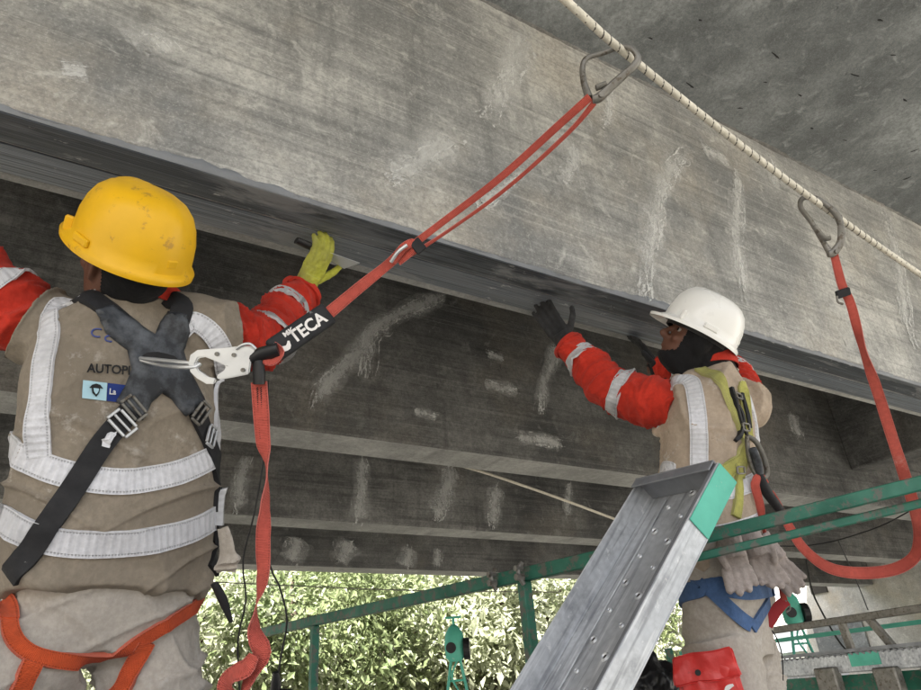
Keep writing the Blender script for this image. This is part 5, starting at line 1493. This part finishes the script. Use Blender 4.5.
mb = MB(); mb.tube([P(785, 600, d2 - .02), P(789, 604, d2 - .02), P(790, 609, d2 - .02), P(786, 612, d2 - .02)], .003, n=6, step=.005); mb.build('end_ring', M['steel'], l2, smooth=True)
mb = MB(); mb.tube([P(768, 626, d2), P(775, 635, d2), P(781, 650, d2), P(783, 672, d2), P(782, 700, d2)], .0022, n=6, step=.02); mb.build('cord', M['strap_black'], l2, smooth=True)

# ================================================================== SMALL THINGS
def line(name, label, cat, pts, r, mat):
    mb = MB(); mb.tube(pts, r, n=7, step=.05); o = mb.build(name, mat, None, smooth=True); tag(o, label, cat); return o
thin = line('thin_rope', 'thin pale twisted cord sagging between the girders above the plank', 'cord', [PY(330, 440, Y2 + GW + .3), PY(450, 463, Y2 + GW + .25), PY(530, 488, Y2 + GW + .2), PY(612, 518, Y2 + GW + .1), PY(690, 548, Y2 + GW)], .009, M['rope'])
line('power_cable', 'black cable hanging beside the twisted coral lanyard tail', 'cable', [P(268, 380, 2.6), P(266, 440, 2.6), P(255, 510, 2.6), P(243, 560, 2.6), P(246, 600, 2.6), P(238, 640, 2.6), P(240, 700, 2.6)], .0035, M['dark'])
line('power_cable', 'black cable with plug dangling before the bright foliage', 'cable', [P(262, 490, 2.7), P(268, 560, 2.7), P(279, 585, 2.7), P(287, 620, 2.7), P(281, 655, 2.7), P(276, 690, 2.7)], .004, M['dark'])
line('wire', 'thin straight grey wire stretched level before the foliage', 'wire', [P(150, 579, 4.6), P(400, 590, 5.0), P(560, 592, 5.2)], .004, M['steel'])
line('hanging_wire', 'thin dark wire drooping across the pale abutment from the beam above', 'wire', [PX(806, 560, 9.), PX(812, 590, 9.), PX(822, 612, 9.), PX(838, 640, 9.), PX(851, 655, 9.)], .012, M['dark'])
line('hanging_wire', 'thin wire curving in front of the third girder below the green rail', 'wire', [P(700, 540, 3.6), P(800, 546, 3.4), P(870, 530, 3.2), P(921, 505, 3.0), P(990, 470, 2.9)], .003, M['dark'])
line('hanging_wire', 'thin dark wire hanging straight beside the slack red loop', 'wire', [P(838, 540, 5.0), P(856, 580, 5.0), P(868, 610, 5.0)], .004, M['dark'])

# black plastic bundle hanging on the rail by the plank
bag = thing('plastic_bundle', 'crumpled black plastic bundle hanging behind the plank beside the red pouch', 'bag', P(655, 720, 2.35))
mb = MB(); c = P(658, 700, 2.35); mb.ball(c, .10, .08, .15, nu=30, nv=22); mb.ball(c + V((.03, 0, -.1)), .12, .1, .12, nu=30, nv=22)
me = mb.remesh('bundle', .008, 2); displace(me, lambda p, q: .02 * ridge(p * 13) + .012 * ridge(p * 31 + V((3, 1, 2))) - .015)
link_mesh('bundle', me, M['bag'], bag)
pk2 = P(275, 702, 2.6)
bx_ = thing('cable_plug', 'black plug and socket lump at the end of the dangling cable', 'plug', pk2)
mb = MB(); mb.tube([P(276, 672, 2.6), P(276, 684, 2.6), P(275, 700, 2.6)], [.012, .02, .024], n=10); mb.build('plug', M['dark'], bx_, smooth=True)
mb = MB(); mb.ball(P(282, 697, 2.6), .07, .04, .03, nu=14, nv=8); mb.build('socket', M['dark'], bx_, smooth=True)
